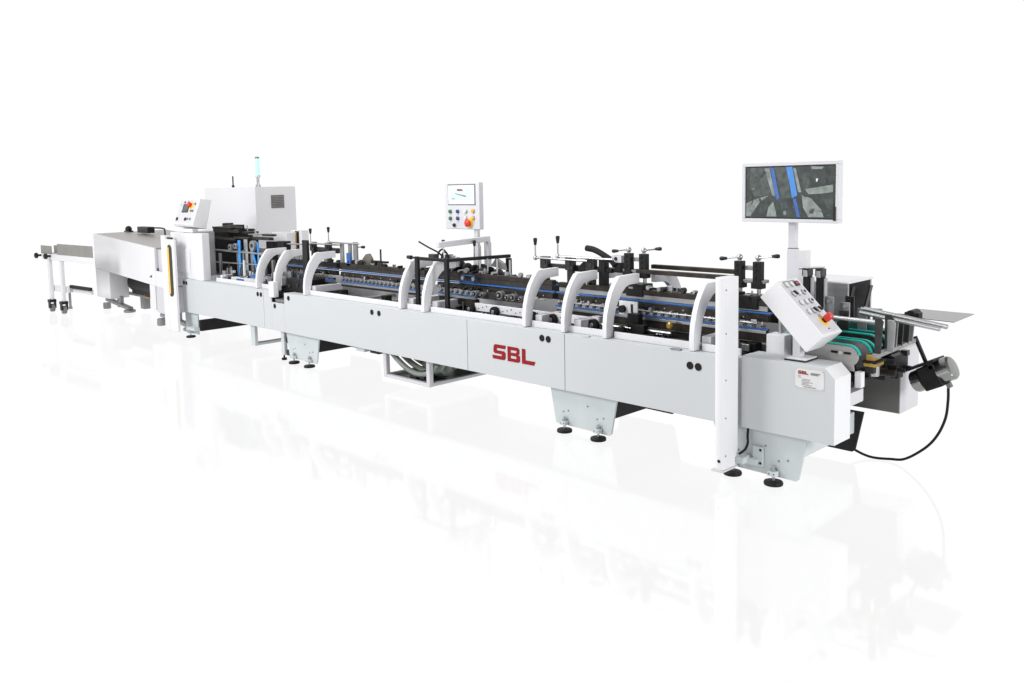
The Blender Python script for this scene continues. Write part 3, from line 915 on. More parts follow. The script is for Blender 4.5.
L, WY, TH = 0.432, 0.255, 0.152
MB().obb(cp(L / 2, WY / 2, -TH / 2), cdir, (0, 1, 0), cn, L, WY, TH).build('housing', WHITE, co, 0.005)
face = MB().obb(cp(L / 2 + 0.004, WY / 2, 0.001), cdir, (0, 1, 0), cn, L - 0.05, WY - 0.035, 0.0025).build('face_plate', ARCH, co, 0.001)


def cbtn(l, y, kind):
    b = MB()
    if kind == 'display':
        b.use(BLACKPL).obb(cp(l, y, 0.006), cdir, (0, 1, 0), cn, 0.034, 0.05, 0.008)
        b.use(RED).obb(cp(l, y, 0.0108), cdir, (0, 1, 0), cn, 0.012, 0.03, 0.001)
        b.build('display', BLACKPL, face)
        return
    b.use(GREYINK if kind != 'white' else STEEL).cyl(cp(l, y, 0.002), cp(l, y, 0.008), 0.0185, 20)
    b.use(PALE if kind != 'black' else BLACKPL).cyl(cp(l, y, 0.008), cp(l, y, 0.016), 0.0150, 20)
    if kind == 'switch':
        b.use(BLACKPL).obb(cp(l, y, 0.022), cdir + Vector((0, 0.6, 0)), (0, 1, 0), cn, 0.034, 0.010, 0.012)
    if kind == 'ring':
        b.use(BLACKPL).cyl(cp(l, y, 0.016), cp(l, y, 0.019), 0.010, 14)
    b.build('button', PALE, face)


for l, y, k in ((0.045, 0.05, 'white'), (0.045, 0.10, 'white'), (0.045, 0.155, 'display'), (0.115, 0.05, 'switch'), (0.115, 0.10, 'white'), (0.115, 0.15, 'ring'),
                (0.185, 0.05, 'white'), (0.185, 0.10, 'white'), (0.185, 0.15, 'ring'), (0.255, 0.05, 'white'), (0.255, 0.10, 'switch'), (0.255, 0.15, 'switch')):
    cbtn(l, y * 1.22, k)
MB().use(YELLOW).cyl(cp(0.335, 0.14, 0.002), cp(0.335, 0.14, 0.006), 0.036, 24).use(BLACKPL).cyl(cp(0.335, 0.14, 0.006), cp(0.335, 0.14, 0.018), 0.018, 16).use(RED).lathe(cp(0.335, 0.14, 0.018), cn, [(0, 0.017), (0.004, 0.0225), (0.042, 0.0235), (0.048, 0.018)], 20).build('emergency_stop', RED, co)
lg = MB().use(LOGO).obb(cp(0.39, 0.13, 0.0026), cdir, (0, 1, 0), cn, 0.007, 0.022, 0.001)
lg.build('logo_mark', LOGO, face)
MB().use(GREYINK).obb(cp(0.017, 0.125, 0.0026), cdir, (0, 1, 0), cn, 0.005, 0.15, 0.001).build('header_strip', GREYINK, face)
MB().box(-0.315, -0.265, 0.10, 0.16, 0.806, 0.985).build('stand', ARCH, co, 0.003)
MB().box(-0.345, -0.205, 0.05, 0.212, 0.7905, 0.7985).build('base_gasket', BLACKPL, co, 0.002)
MB().box(-0.335, -0.21, 0.058, 0.21, 0.799, 0.806).build('base_plate', WHITE, co, 0.002)

# white box beside the console and slim pole
wb = thing('junction_box', 'white junction box with slim metal pole behind the end cover', 'box', (-0.49, 0.25, 0.77))
MB().box(-0.555, -0.43, 0.22, 0.33, 0.765, 0.905).build('housing', WHITE, wb, 0.004)
MB().cyl((-0.50, 0.30, 0.905), (-0.50, 0.30, 1.05), 0.014, 14).build('pole', STEEL, wb)
MB().box(-0.41, -0.33, 0.30, 0.42, 0.792, 0.93).build('side_block', GREY, wb, 0.003)

# ------------------------------------------------------------------ white pillar and twin black posts behind the console
pi = MB().box(-0.655, -0.575, 0.80, 0.86, 0.86, 1.40).build('white_pillar', WHITE, None, 0.003)
pi['label'], pi['category'] = 'plain white square pillar right of the monitor pole', 'pillar'
tp = thing('twin_slide_posts', 'pair of black slide posts with silver heads in front of the white pillar', 'slide posts', (-0.42, 0.6, 0.86))
for x in (-0.475, -0.385):
    p = MB().box(x - 0.022, x + 0.022, 0.59, 0.64, 0.88, 1.25).build('post', BLACK, tp, 0.003)
    MB().use(DARK).box(x - 0.026, x + 0.018, 0.585, 0.655, 1.2505, 1.30).use(STEEL).box(x - 0.018, x + 0.010, 0.582, 0.5845, 1.245, 1.288).build('head', DARK, p, 0.002)
    MB().box(x + 0.0265, x + 0.034, 0.60, 0.64, 0.9, 1.24).build('slide_strip', STEEL, p, 0.001)
MB().cyl((-0.55, 0.61, 1.295), (-0.36, 0.61, 1.31), 0.008, 10).build('cross_pin', STEEL, tp)

# ------------------------------------------------------------------ delivery end
dl = thing('delivery_conveyor', 'delivery conveyor with teal belts and rounded grey side plates at the near end', 'conveyor', (-0.2, 0.5, 0.70))


def belt_plate(y, x0, x1, z0, z1, r):
    pts = [(x0, z0), (x1 - r * 0.4, z0)]
    for k in range(9):
        a = math.radians(-60 + 150 * k / 8)
        pts.append((x1 - r + r * math.cos(a), z1 - r + r * math.sin(a)))
    pts.append((x0, z1))
    MB().xz(pts, y, y + 0.014).build('side_plate', PLATE if y < 0.3 else (GREY if y < 0.45 else DARK), dl, 0.002)  # darker towards the rear, imitating shaded gaps between the belts
    b = MB()
    arc = [(x1 - r + (r + 0.004) * math.cos(math.radians(a)), z1 - r + (r + 0.004) * math.sin(math.radians(a))) for a in range(10, 91, 10)]
    arc.append((x0, z1 + 0.004))
    for i in range(len(arc) - 1):
        b.bar((arc[i][0], y + 0.022, arc[i][1]), (arc[i + 1][0], y + 0.022, arc[i + 1][1]), 0.05, 0.008, (0, 1, 0))
    b2 = MB()
    n = len(arc)
    vs = []
    for yy in (y - 0.003, y + 0.020):
        vs += [(p[0], yy, p[1]) for p in arc] + [(p[0], yy, p[1] + 0.009) if i == n - 1 else (x1 - r + (p[0] - x1 + r) * 1.1, yy, z1 - r + (p[1] - z1 + r) * 1.1) for i, p in enumerate(arc)]
    fs = []
    for i in range(n - 1):
        fs += [(i, i + 1, n + i + 1, n + i), (2 * n + i, 3 * n + i, 3 * n + i + 1, 2 * n + i + 1), (i, 2 * n + i, 2 * n + i + 1, i + 1), (n + i, n + i + 1, 3 * n + i + 1, 3 * n + i)]
    fs += [(0, n, 3 * n, 2 * n), (n - 1, 3 * n - 1, 4 * n - 1, 2 * n - 1)]
    b2._add(vs, fs)
    b2.build('teal_belt', TEAL, dl)


belt_plate(0.24, -0.30, 0.03, 0.735, 0.885, 0.06)
belt_plate(0.345, -0.5, 0.055, 0.745, 0.895, 0.07)
belt_plate(0.40, -0.5, 0.06, 0.745, 0.895, 0.07)
belt_plate(0.50, -0.55, 0.05, 0.765, 0.915, 0.07)
belt_plate(0.60, -0.55, 0.045, 0.765, 0.915, 0.07)
belt_plate(0.74, -0.6, 0.06, 0.765, 0.915, 0.07)
for x in (-0.115, -0.035):
    MB().xz(rounded(x - 0.022, x + 0.022, 0.835, 0.849, 0.0069, 4), 0.236, 0.2398).build('slot', BLACK, dl)
MB().cyl((-0.075, 0.24, 0.838), (-0.075, 0.233, 0.838), 0.014, 14).build('hub', CHROME, dl)
MB().box(-0.36, -0.20, 0.44, 0.455, 0.88, 0.99).cyl((-0.26, 0.44, 0.95), (-0.26, 0.425, 0.95), 0.014, 12).build('upright_plate', GREY, dl, 0.003)
for x, y, z0, z1, mm in ((-0.33, 0.62, 0.90, 1.12, GREY), (-0.26, 0.70, 0.90, 1.08, STEEL), (-0.20, 0.55, 0.92, 1.05, DARK), (-0.12, 0.635, 0.92, 1.06, GREY), (-0.30, 0.86, 0.86, 1.10, DARK), (-0.10, 0.82, 0.86, 1.04, STEEL)):
    MB().box(x - 0.03, x + 0.03, y, y + 0.012, z0, z1).cyl((x, y - 0.012, z1 - 0.03), (x, y, z1 - 0.03), 0.012, 12).build('upright_plate', mm, dl, 0.002)
MB().box(-0.55, -0.02, 0.66, 0.68, 0.91, 0.96).build('teal_guard', mat("teal_glass", (0.04, 0.12, 0.115), 0.2, noise=0.2), dl, 0.002)
MB().use(BRASS).box(0.05, 0.10, 0.30, 0.40, 0.80, 0.835).box(0.04, 0.11, 0.29, 0.42, 0.765, 0.785).use(STEEL).cyl((0.075, 0.36, 0.70), (0.075, 0.36, 0.763), 0.032, 18).use(BLACK).box(0.03, 0.12, 0.29, 0.43, 0.787, 0.798).build('brass_valve', BRASS, dl, 0.003)
MB().box(0.01, 0.05, 0.24, 0.29, 0.64, 0.735).build('white_cover', WHITE, dl, 0.003)
for k in range(34):
    x, y, z = RNG.uniform(-0.25, 0.12), RNG.uniform(0.32, 0.9), RNG.uniform(0.66, 0.77)
    w = RNG.uniform(0.012, 0.035)
    mt_k = RNG.choice([BLACK, DARK, BROWN, UNDER, BLACK])
    if k % 3:
        MB().box(x - w, x + w, y - w, y + w, z - w * 0.8, z + w * 0.8).build('bracket', mt_k, dl, 0.002)
    else:
        MB().cyl((x - w * 1.5, y, z), (x + w * 1.5, y, z), w * 0.7, 12).build('bearing', mt_k, dl)
MB().box(-0.7, -0.08, 0.25, 0.93, 0.60, 0.63).build('bed', UNDER, dl, 0.002)
MB().box(0.02, 0.06, 0.70, 0.93, 0.64, 0.76).box(0.0, 0.05, 0.80, 0.88, 0.60, 0.64).build('end_bracket', BLACK, dl, 0.003)

# pressing unit: row of dark plates on a rail and long rods
pr = thing('stacking_guide', 'row of upright dark guide plates on a grey rail across the teal belts', 'guide', (0.12, 0.6, 0.80))
for k, (y, x, z0, z1, mm) in enumerate(((0.30, 0.12, 0.85, 1.062, DARK), (0.345, 0.175, 0.86, 1.05, GREY), (0.47, 0.11, 0.85, 1.062, DARK), (0.545, 0.115, 0.85, 1.05, GREY), (0.62, 0.12, 0.85, 1.05, DARK), (0.72, 0.12, 0.85, 1.035, DARK), (0.79, 0.12, 0.85, 1.02, GREY))):
    MB().xz([(x - 0.022, z0), (x + 0.016, z0), (x + 0.026, z1 - 0.02), (x + 0.016, z1), (x - 0.022, z1)], y, y + 0.012).build('guide_plate', mm, pr, 0.003)
MB().bar((0.115, 0.27, 0.838), (0.115, 0.86, 0.85), 0.035, 0.025).build('rail', GREY, pr, 0.003)
MB().box(0.10, 0.19, 0.74, 0.80, 0.99, 1.045).cyl((0.14, 0.73, 1.03), (0.14, 0.84, 1.03), 0.03, 14).build('clamp', BLACK, pr, 0.004)
for p, q, r in (((-0.16, 0.32, 1.037), (0.14, 0.32, 1.033), 0.013), ((-0.075, 0.5, 1.055), (0.395, 0.5, 0.998), 0.0125), ((-0.07, 0.55, 1.072), (0.425, 0.53, 1.012), 0.015), ((-0.12, 0.62, 1.06), (0.16, 0.62, 1.03), 0.012)):
    MB().cyl(p, q, r, 16).build('rod', STEEL, pr)

st = MB().xy([(0.132, 0.83), (0.375, 0.79), (0.362, 1.205), (0.0, 1.225)], 0.998, 1.002).build('sheet_tray', SHEET, None)
st['label'], st['category'] = 'thin flat stainless sheet sticking out beyond the guide rods', 'metal sheet'

# rear cabinet of the delivery with open dark side
rc = thing('delivery_hood', 'grey metal hood with open dark side behind the twin slide posts', 'hood', (-0.6, 1.15, 0.80))
MB().use(BRUSH).box(-0.80, -0.365, 0.98, 1.0, 0.80, 1.165).box(-0.80, -0.365, 1.35, 1.37, 0.80, 1.165).use(UNDER).box(-0.80, -0.78, 1.0, 1.35, 0.80, 1.165).build('shell', BRUSH, rc, 0.003)
MB().box(-0.80, -0.36, 0.975, 1.39, 1.1655, 1.178).build('lid', WHITE, rc, 0.003)
MB().box(-0.55, -0.50, 1.002, 1.348, 0.81, 1.16).build('inner_plate', DARK, rc)
for k, y in enumerate((1.12, 1.27)):
    MB().bar((-0.44 + 0.05 * k, y, 0.86), (-0.40 + 0.06 * k, y + 0.03, 1.13), 0.012, 0.05, (0, 1, 0)).build('slanted_plate', DARK, rc, 0.003)

# ------------------------------------------------------------------ motor and cable
mt_ = thing('vibrator_motor', 'black and silver electric motor hanging at a tilt from a black rod', 'motor', (0.24, 0.9, 0.5))
d = Vector((0.255, 0.0, 0.13)).normalized()
up = Vector((-d.z, 0, d.x))
c0 = Vector((0.232, 0.9, 0.632))
yv = Vector((0, 1, 0))


def ml(a, u, y=0):
    return c0 + d * a + up * u + yv * y


MB().lathe(ml(-0.06, 0), -d, [(0, 0.07), (0.06, 0.07), (0.075, 0.062), (0.080, 0.03)], 28).build('end_bell', MOTORM, mt_)
MB().lathe(ml(0.045, 0.012), d, [(0, 0.076), (0.075, 0.076), (0.088, 0.066), (0.092, 0.03)], 28).build('end_bell', MOTORM, mt_)
MB().obb(ml(-0.005, 0), d, yv, up, 0.115, 0.15, 0.15).lathe(ml(-0.075, 0), d, [(0, 0.073), (0.14, 0.073)], 24).build('body', BLACK, mt_, 0.008)
MB().obb(ml(-0.02, 0.088), d, yv, up, 0.19, 0.19, 0.018).build('mounting_plate', BLACK, mt_, 0.004)
MB().obb(ml(0.03, 0.062, -0.06), d, yv, up, 0.03, 0.03, 0.04).build('terminal_box', BLACKPL, mt_, 0.004)
MB().cyl((0.185, 0.9, 0.70), (0.11, 0.9, 0.87), 0.013, 14).build('hanger_rod', BLACK, mt_)
MB().obb(ml(0.06, -0.085), d, yv, up, 0.03, 0.03, 0.03).build('cable_gland', GREYINK, mt_, 0.003)

ct = MB().tube([(0.318, 0.9, 0.565), (0.312, 0.92, 0.48), (0.29, 0.95, 0.357), (0.245, 0.95, 0.238), (0.172, 0.95, 0.138), (0.05, 0.95, 0.040), (-0.05, 0.96, 0.014), (-0.165, 0.925, 0.012), (-0.26, 0.90, 0.045), (-0.33, 0.885, 0.09)], 0.0085, 10, 8).build('motor_cable', RUBBER)
ct['label'], ct['category'] = 'black cable hanging in a curve from the motor down to the rear leg', 'cable'

# ------------------------------------------------------------------ light curtain posts
lc = thing('light_curtain_post', 'tall white rounded post on a bracket in front of the near leg', 'post', (-0.64, -0.11, 0.05), 'light curtain posts')
MB().xy([(-0.682, -0.02), (-0.692, -0.14), (-0.686, -0.170), (-0.672, -0.190), (-0.648, -0.2), (-0.626, -0.2), (-0.616, -0.19), (-0.614, -0.02)], 0.092, 1.295).build('housing', WHITE, lc, 0.003)
MB().xy([(-0.686, -0.018), (-0.694, -0.204), (-0.612, -0.204), (-0.612, -0.018)], 0.078, 0.0915).build('end_cap', ARCH, lc, 0.003)
for z in (0.18, 0.42, 0.66, 0.95, 1.22):
    MB().cyl((-0.6145, -0.165, z), (-0.611, -0.165, z), 0.005, 10).build('screw', GREY, lc)
MB().cyl((-0.640, -0.2, 0.150), (-0.640, -0.2035, 0.150), 0.010, 14).build('port_plug', RUBBER, lc)
MB().box(-0.612, -0.50, 0.005, 0.046, 0.10, 0.14).box(-0.54, -0.47, 0.030, 0.049, 0.09, 0.22).box(-0.612, -0.56, -0.05, 0.04, 0.11, 0.15).build('bracket', LEGP, lc, 0.003)
for z in (0.20, 0.115):
    MB().cyl((-0.485, 0.030, z), (-0.485, 0.026, z), 0.008, 10).build('bolt', RUBBER, lc)
MB().tube([(-0.565, 0.02, 0.335), (-0.563, 0.01, 0.28), (-0.556, 0.0, 0.24), (-0.565, -0.015, 0.20), (-0.60, -0.03, 0.165)], 0.008, 8).build('cable', RUBBER, lc)

lp2 = thing('light_curtain_post', 'white post with yellow and black sensor strip, in front of the feeder', 'post', (-8.6, -0.12, 0), 'light curtain posts')
MB().box(-8.90, -8.765, -0.14, -0.06, 0.085, 1.318).box(-8.7645, -8.52, -0.138, -0.105, 0.09, 1.275).build('housing', WHITE, lp2, 0.005)
ssl = MB().xz(rounded(-8.715, -8.585, 0.54, 1.205, 0.06), -0.1425, -0.1385).build('sensor_strip', BLACKPL, lp2)
MB().xz(rounded(-8.705, -8.665, 0.57, 1.175, 0.019), -0.1445, -0.1428).build('yellow_strip', YELLOW, ssl)
MB().box(-8.72, -8.60, -0.135, -0.108, 1.2755, 1.30).build('top_cap', BLACKPL, lp2, 0.003)
MB().box(-8.55, -8.3, -0.03, 0.048, 0.11, 0.15).build('bracket', LEGP, lp2, 0.003)

rp3 = thing('light_curtain_post', 'rear white post with yellow sensor strip beside the cabinet', 'post', (-7.65, 1.1, 0), 'light curtain posts')
MB().box(-7.76, -7.50, 1.1, 1.2, 0.3, 1.35).build('housing', WHITE, rp3, 0.005)
s3 = MB().box(-7.66, -7.57, 1.0965, 1.0995, 0.90, 1.34).build('sensor_strip', BLACKPL, rp3)
MB().box(-7.665, -7.625, 1.094, 1.0963, 0.90, 1.325).build('yellow_strip', YELLOW, s3)

# ------------------------------------------------------------------ hose tray and strut frame under the machine
ht = thing('hose_tray', 'white framed tray of coiled grey hoses hanging under the middle panel', 'hose tray', (-4.1, 0.4, 0.08))
fb = MB()
for x in (-4.43, -3.79):
    for y in (0.05, 0.80):
        fb.box(x, x + 0.045, y, y + 0.045, 0.085, 0.331)
fb.box(-4.385, -3.79, 0.052, 0.093, 0.085, 0.115).box(-4.385, -3.79, 0.802, 0.843, 0.085, 0.115)
fb.box(-4.428, -4.387, 0.095, 0.80, 0.086, 0.116).box(-3.788, -3.747, 0.095, 0.80, 0.086, 0.116)
fb.build('frame', ARCH, ht, 0.003)
MB().box(-4.386, -3.789, 0.094, 0.801, 0.088, 0.098).build('tray_floor', GREY, ht)
for k in range(5):
    y = 0.13 + k * 0.10
    z = 0.30 - 0.01 * (k % 2)
    MB().tube([(-4.42, y, z + 0.03), (-4.30, y, 0.25), (-4.15, y + 0.01, 0.175 + 0.012 * k), (-3.98, y, 0.16 + 0.01 * k), (-3.83, y, 0.20), (-3.74, y, 0.29)], 0.026, 12).build('hose', HOSE, ht)
MB().lathe((-4.12, 0.36, 0.205), (1, 0, 0), [(0, 0.04), (0.01, 0.09), (0.05, 0.105), (0.22, 0.105), (0.27, 0.085), (0.29, 0.03)], 26).build('blower', HOSE, ht)
MB().cyl((-3.95, 0.12, 0.15), (-3.95, 0.24, 0.15), 0.045, 18).box(-4.12, -4.02, 0.12, 0.2, 0.1, 0.14).build('pump', DARK, ht, 0.004)
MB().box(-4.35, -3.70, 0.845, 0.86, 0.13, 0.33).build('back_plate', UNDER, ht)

sf = thing('strut_frame', 'small open frame of pale struts under the far panel', 'frame', (-6.9, 0.25, 0.05))
MB().box(-6.975, -6.885, 0.045, 0.085, 0.085, 0.331).build('post', LEGP, sf, 0.003)
MB().box(-6.974, -6.886, 0.086, 0.50, 0.086, 0.115).build('base_rail', LEGP, sf, 0.003)
MB().box(-6.30, -6.235, 0.045, 0.085, 0.06, 0.331).build('post', LEGP, sf, 0.003)
MB().use(DARK).box(-6.22, -6.15, 0.06, 0.12, 0.20, 0.26).box(-6.22, -6.13, 0.06, 0.11, 0.06, 0.12).use(BLACK).cyl((-6.27, 0.06, 0.002), (-6.27, 0.06, 0.025), 0.03, 14).cyl((-6.27, 0.06, 0.025), (-6.27, 0.06, 0.07), 0.01, 8).build('foot', BLACK, sf, 0.003)

# ------------------------------------------------------------------ head unit at the far end
hu = thing('feed_head', 'white boxed feed head with dark open mechanism and blue belts', 'feed head', (-8.0, 0.45, 0.34))
MB().box(-8.96, -8.25, 0.02, 0.12, 0.766, 1.352).box(-8.96, -8.60, 0.12, 0.86, 0.766, 1.352).build('housing', WHITE, hu, 0.006)
MB().xy([(-8.2495, 0.0), (-8.075, -0.005), (-8.05, 0.02), (-8.05, 0.115), (-8.2495, 0.115)], 0.766, 1.356).build('front_column', WHITE, hu, 0.006)
MB().box(-8.80, -8.40, 0.012, 0.0195, 0.84, 1.15).build('access_door', WHITE, hu, 0.004)
MB().box(-8.6, -6.95, 0.84, 0.86, 0.766, 1.12).build('back_wall', ARCH, hu)
MB().box(-8.595, -8.20, 0.45, 0.80, 0.80, 1.345).build('dark_column', BLACK, hu, 0.006)
# dark mechanism
for x0, x1, y0, y1, z0, z1 in ((-8.20, -8.02, 0.42, 0.50, 0.80, 1.27), (-7.72, -7.56, 0.45, 0.52, 0.80, 1.29), (-7.26, -7.10, 0.45, 0.52, 0.86, 1.26)):
    MB().box(x0, x1, y0, y1, z0, z1).build('dark_column', BLACK, hu, 0.006)
for x0, x1 in ((-8.00, -7.74),):
    MB().xz([(x0, 0.85), (x1 - 0.1, 0.85), (x1, 1.27), (x0, 1.27)], 0.55, 0.63).build('white_web', WHITE, hu, 0.004)
MB().box(-8.27, -7.75, 0.30, 0.36, 1.262, 1.292).box(-7.78, -7.42, 0.30, 0.36, 1.285, 1.31).box(-7.40, -6.98, 0.34, 0.40, 1.285, 1.32).build('top_rail', BROWN, hu, 0.003)
for x, w, z0, z1, tilt in ((-7.62, 0.026, 0.80, 1.27, 0.0), (-7.27, 0.016, 0.93, 1.24, 0.06), (-7.16, 0.014, 0.88, 1.26, 0.0)):
    MB().bar((x + tilt, 0.29, z0), (x - tilt, 0.29, z1), 0.012, 2 * w, (1, 0, 0)).build('drive_belt', SKY, hu)
MB().cyl((-8.25, 0.28, 1.13), (-7.0, 0.28, 1.13), 0.012, 10).cyl((-8.2, 0.26, 0.98), (-6.95, 0.26, 1.0), 0.008, 10).build('cross_rod', STEEL, hu)
MB().cyl((-7.42, 0.24, 0.84), (-7.42, 0.24, 1.04), 0.018, 12).build('white_spindle', PALE, hu)
for x, z, r in ((-7.24, 1.22, 0.06), (-7.80, 1.18, 0.04), (-7.66, 1.2, 0.035), (-7.05, 1.1, 0.05)):
    MB().use(GREY).cyl((x, 0.30, z), (x, 0.25, z), r, 20).use(BLACK).cyl((x, 0.249, z), (x, 0.243, z), r * 0.4, 12).build('guide_wheel', GREY, hu, 0.002)
MB().box(-8.02, -6.45, 0.16, 0.83, 0.766, 0.80).build('bed_plate', DARK, hu)
for k in range(30):
    fittings(hu, -7.9 + k * 0.055, -7.7 + k * 0.055, RNG.uniform(0.2, 0.7), 0.801, 4, 0.055, (WHITE, STEEL, WHITE), 0.8, 1.5)
for x, y, w, z0, z1, mm in ((-8.02, 0.22, 0.018, 0.82, 1.10, STEEL), (-7.93, 0.30, 0.03, 0.82, 0.98, DARK), (-7.85, 0.25, 0.05, 0.82, 0.92, GREY), (-7.78, 0.34, 0.02, 0.82, 1.2, GREY),
                          (-7.70, 0.22, 0.035, 0.82, 0.90, WHITE), (-7.56, 0.30, 0.012, 0.82, 1.15, STEEL), (-7.50, 0.24, 0.04, 0.82, 0.95, DARK), (-7.38, 0.32, 0.03, 0.82, 1.25, GREY),
                          (-7.12, 0.3, 0.035, 0.84, 1.0, WHITE), (-7.0, 0.26, 0.03, 0.82, 0.97, STEEL), (-6.9, 0.32, 0.02, 0.82, 1.06, GREY), (-6.72, 0.25, 0.05, 0.82, 0.93, WHITE), (-6.62, 0.32, 0.03, 0.82, 1.02, STEEL), (-6.5, 0.3, 0.04, 0.82, 0.95, GREY)):
    MB().box(x - w, x + w, y, y + 0.03, z0, z1).build('upright', mm, hu, 0.002)
wb2 = MB().use(WHITE).box(-7.60, -6.85, 0.15, 0.22, 0.80, 0.835).use(BLUE).box(-7.45, -7.28, 0.14, 0.2, 0.80, 0.825).box(-7.08, -6.98, 0.13, 0.15, 0.86, 0.90)
wb2.build('white_tray', WHITE, hu, 0.003)
tm = MB().use(BROWN).box(-8.42, -7.75, 0.35, 0.60, 1.353, 1.395)
tm.use(BLACK).box(-8.40, -7.9, 0.33, 0.45, 1.395, 1.42).cyl((-8.3, 0.5, 1.40), (-8.3, 0.5, 1.46), 0.07, 18).cyl((-8.22, 0.4, 1.40), (-7.7, 0.4, 1.41), 0.02, 12)
tm.use(DARK).box(-8.25, -8.05, 0.4, 0.6, 1.40, 1.44).box(-7.75, -7.60, 0.4, 0.55, 1.345, 1.37).box(-7.30, -7.08, 0.42, 0.50, 1.325, 1.35)
tm.use(STEEL).cyl((-7.5, 0.45, 1.34), (-7.5, 0.45, 1.41), 0.01, 10).cyl((-7.7, 0.45, 1.37), (-7.7, 0.45, 1.45), 0.008, 10).box(-7.6, -7.4, 0.4, 0.5, 1.33, 1.345)
tm.build('top_gearing', BROWN, hu, 0.004)

wbx = MB().box(-8.0, -7.62, 0.95, 1.08, 0.90, 1.325).build('white_side_box', WHITE, None, 0.005)
wbx['label'], wbx['category'] = 'white upright box between the feed head and the rear post', 'box'

# small control box on the head
sb = thing('small_control_box', 'small white control box with tilted face on top of the feed head', 'control box', (-8.55, 0.25, 1.35))
q = [(0.0, 1.465), (0.115, 1.782), (0.27, 1.765), (0.18, 1.395), (0.02, 1.435)]
MB().yz(q, -8.82, -8.25).build('housing', WHITE, sb, 0.006)
MB().box(-8.70, -8.35, 0.04, 0.115, 1.357, 1.405).build('foot', WHITE, sb, 0.004)
fd = Vector((0, 0.115, 0.317)).normalized()
fnn = Vector((0, -fd.z, fd.y))


def sp_(x, l, dd=0.0):
    return Vector((x + 0.175, 0.0, 1.465)) + fd * l * 0.93 + fnn * dd


MB().obb(sp_(-8.71, 0.185, 0.001), (1, 0, 0), fd, fnn, 0.50, 0.31, 0.002).build('face_plate', ARCH, sb)
MB().use(BLACKPL).obb(sp_(-8.74, 0.225, 0.004), (1, 0, 0), fd, fnn, 0.17, 0.11, 0.006).use(SCR_MID).obb(sp_(-8.74, 0.225, 0.0078), (1, 0, 0), fd, fnn, 0.14, 0.085, 0.001).build('screen', BLACKPL, sb)
MB().use(YELLOW).cyl(sp_(-8.60, 0.265, 0.002), sp_(-8.60, 0.265, 0.006), 0.05, 20).use(RED).lathe(sp_(-8.62, 0.27, 0.006), fnn, [(0, 0.024), (0.015, 0.034), (0.036, 0.034), (0.044, 0.024)], 18).build('stop_button', RED, sb)
for x, l, mm in ((-8.90, 0.07, BLACKPL), (-8.66, 0.07, BLACKPL), (-8.60, 0.075, GREYINK), (-8.53, 0.075, GREYINK), (-8.50, 0.29, GREYINK), (-8.52, 0.19, GREYINK), (-8.57, 0.19, GREYINK), (-8.80, 0.31, GREYINK), (-8.7, 0.31, GREYINK), (-8.9, 0.28, PALE)):
    MB().cyl(sp_(x, l, 0.002), sp_(x, l, 0.014), 0.022 if mm is BLACKPL else 0.014, 12).build('button', mm, sb)

# ------------------------------------------------------------------ electrical cabinet with signal lamp and antenna
ec = thing('electrical_cabinet', 'tall white electrical cabinet with brown vent and lit signal lamp', 'cabinet', (-9.4, 1.4, 0))
MB().box(-10.17, -8.655, 1.10, 1.73, 0.05, 1.918).build('body', WHITE, ec, 0.006)
MB().box(-10.1, -8.72, 1.16, 1.67, 0.0, 0.05).build('plinth', UNDER, ec)
gr = MB().box(-8.655, -8.648, 1.34, 1.54, 1.62, 1.80).build('vent_grille', GRILLE, ec)
for k in range(7):
    MB().box(-8.648, -8.642, 1.35, 1.53, 1.632 + k * 0.024, 1.642 + k * 0.024).build('slat', GREY, gr)
MB().use(STEEL).cyl((-8.83, 1.25, 1.9185), (-8.83, 1.25, 1.95), 0.035, 16).cyl((-8.83, 1.25, 1.95), (-8.83, 1.25, 2.05), 0.02, 12).use(ARCH).cyl((-8.83, 1.25, 2.05), (-8.83, 1.25, 2.08), 0.035, 18).build('lamp_stem', STEEL, ec)
MB().use(LAMPG).cyl((-8.83, 1.25, 2.08), (-8.83, 1.25, 2.31), 0.031, 20).use(GREYINK).cyl((-8.83, 1.25, 2.31), (-8.83, 1.25, 2.335), 0.032, 20, 0.026).build('signal_lamp', LAMPG, ec, label='pale green lit signal lamp')
MB().use(BLACKPL).cyl((-9.46, 1.2, 1.9185), (-9.46, 1.2, 1.95), 0.02, 12).cyl((-9.46, 1.2, 1.95), (-9.46, 1.2, 2.08), 0.010, 8).build('antenna', BLACKPL, ec)

# ------------------------------------------------------------------ feeder table at the far end
ft = thing('feeder_table', 'white boxed feeder table with grey sloping top on short legs', 'feeder table', (-11.0, 0.8, 0))
A, B = (-12.563, 0.30), (-9.575, 0.05)
bk = 1.25


def fq(u, v):
    """point on the feeder plan: u along the front, v depth"""
    return Vector((A[0] + (B[0] - A[0]) * u - 0.10 * v, A[1] + (B[1] - A[1]) * u + v, 0))


def slab(mb, u0, u1, v0, v1, zf):
    """zf(u) -> (z bottom, z top)"""
    vs = []
    for u in (u0, u1):
        for v in (v0, v1):
            b, t = zf(u)
            p = fq(u, v)
            vs += [(p.x, p.y, b), (p.x, p.y, t)]
    mb._add(vs, [(0, 1, 3, 2), (4, 6, 7, 5), (0, 4, 5, 1), (2, 3, 7, 6), (0, 2, 6, 4), (1, 5, 7, 3)])
    return mb


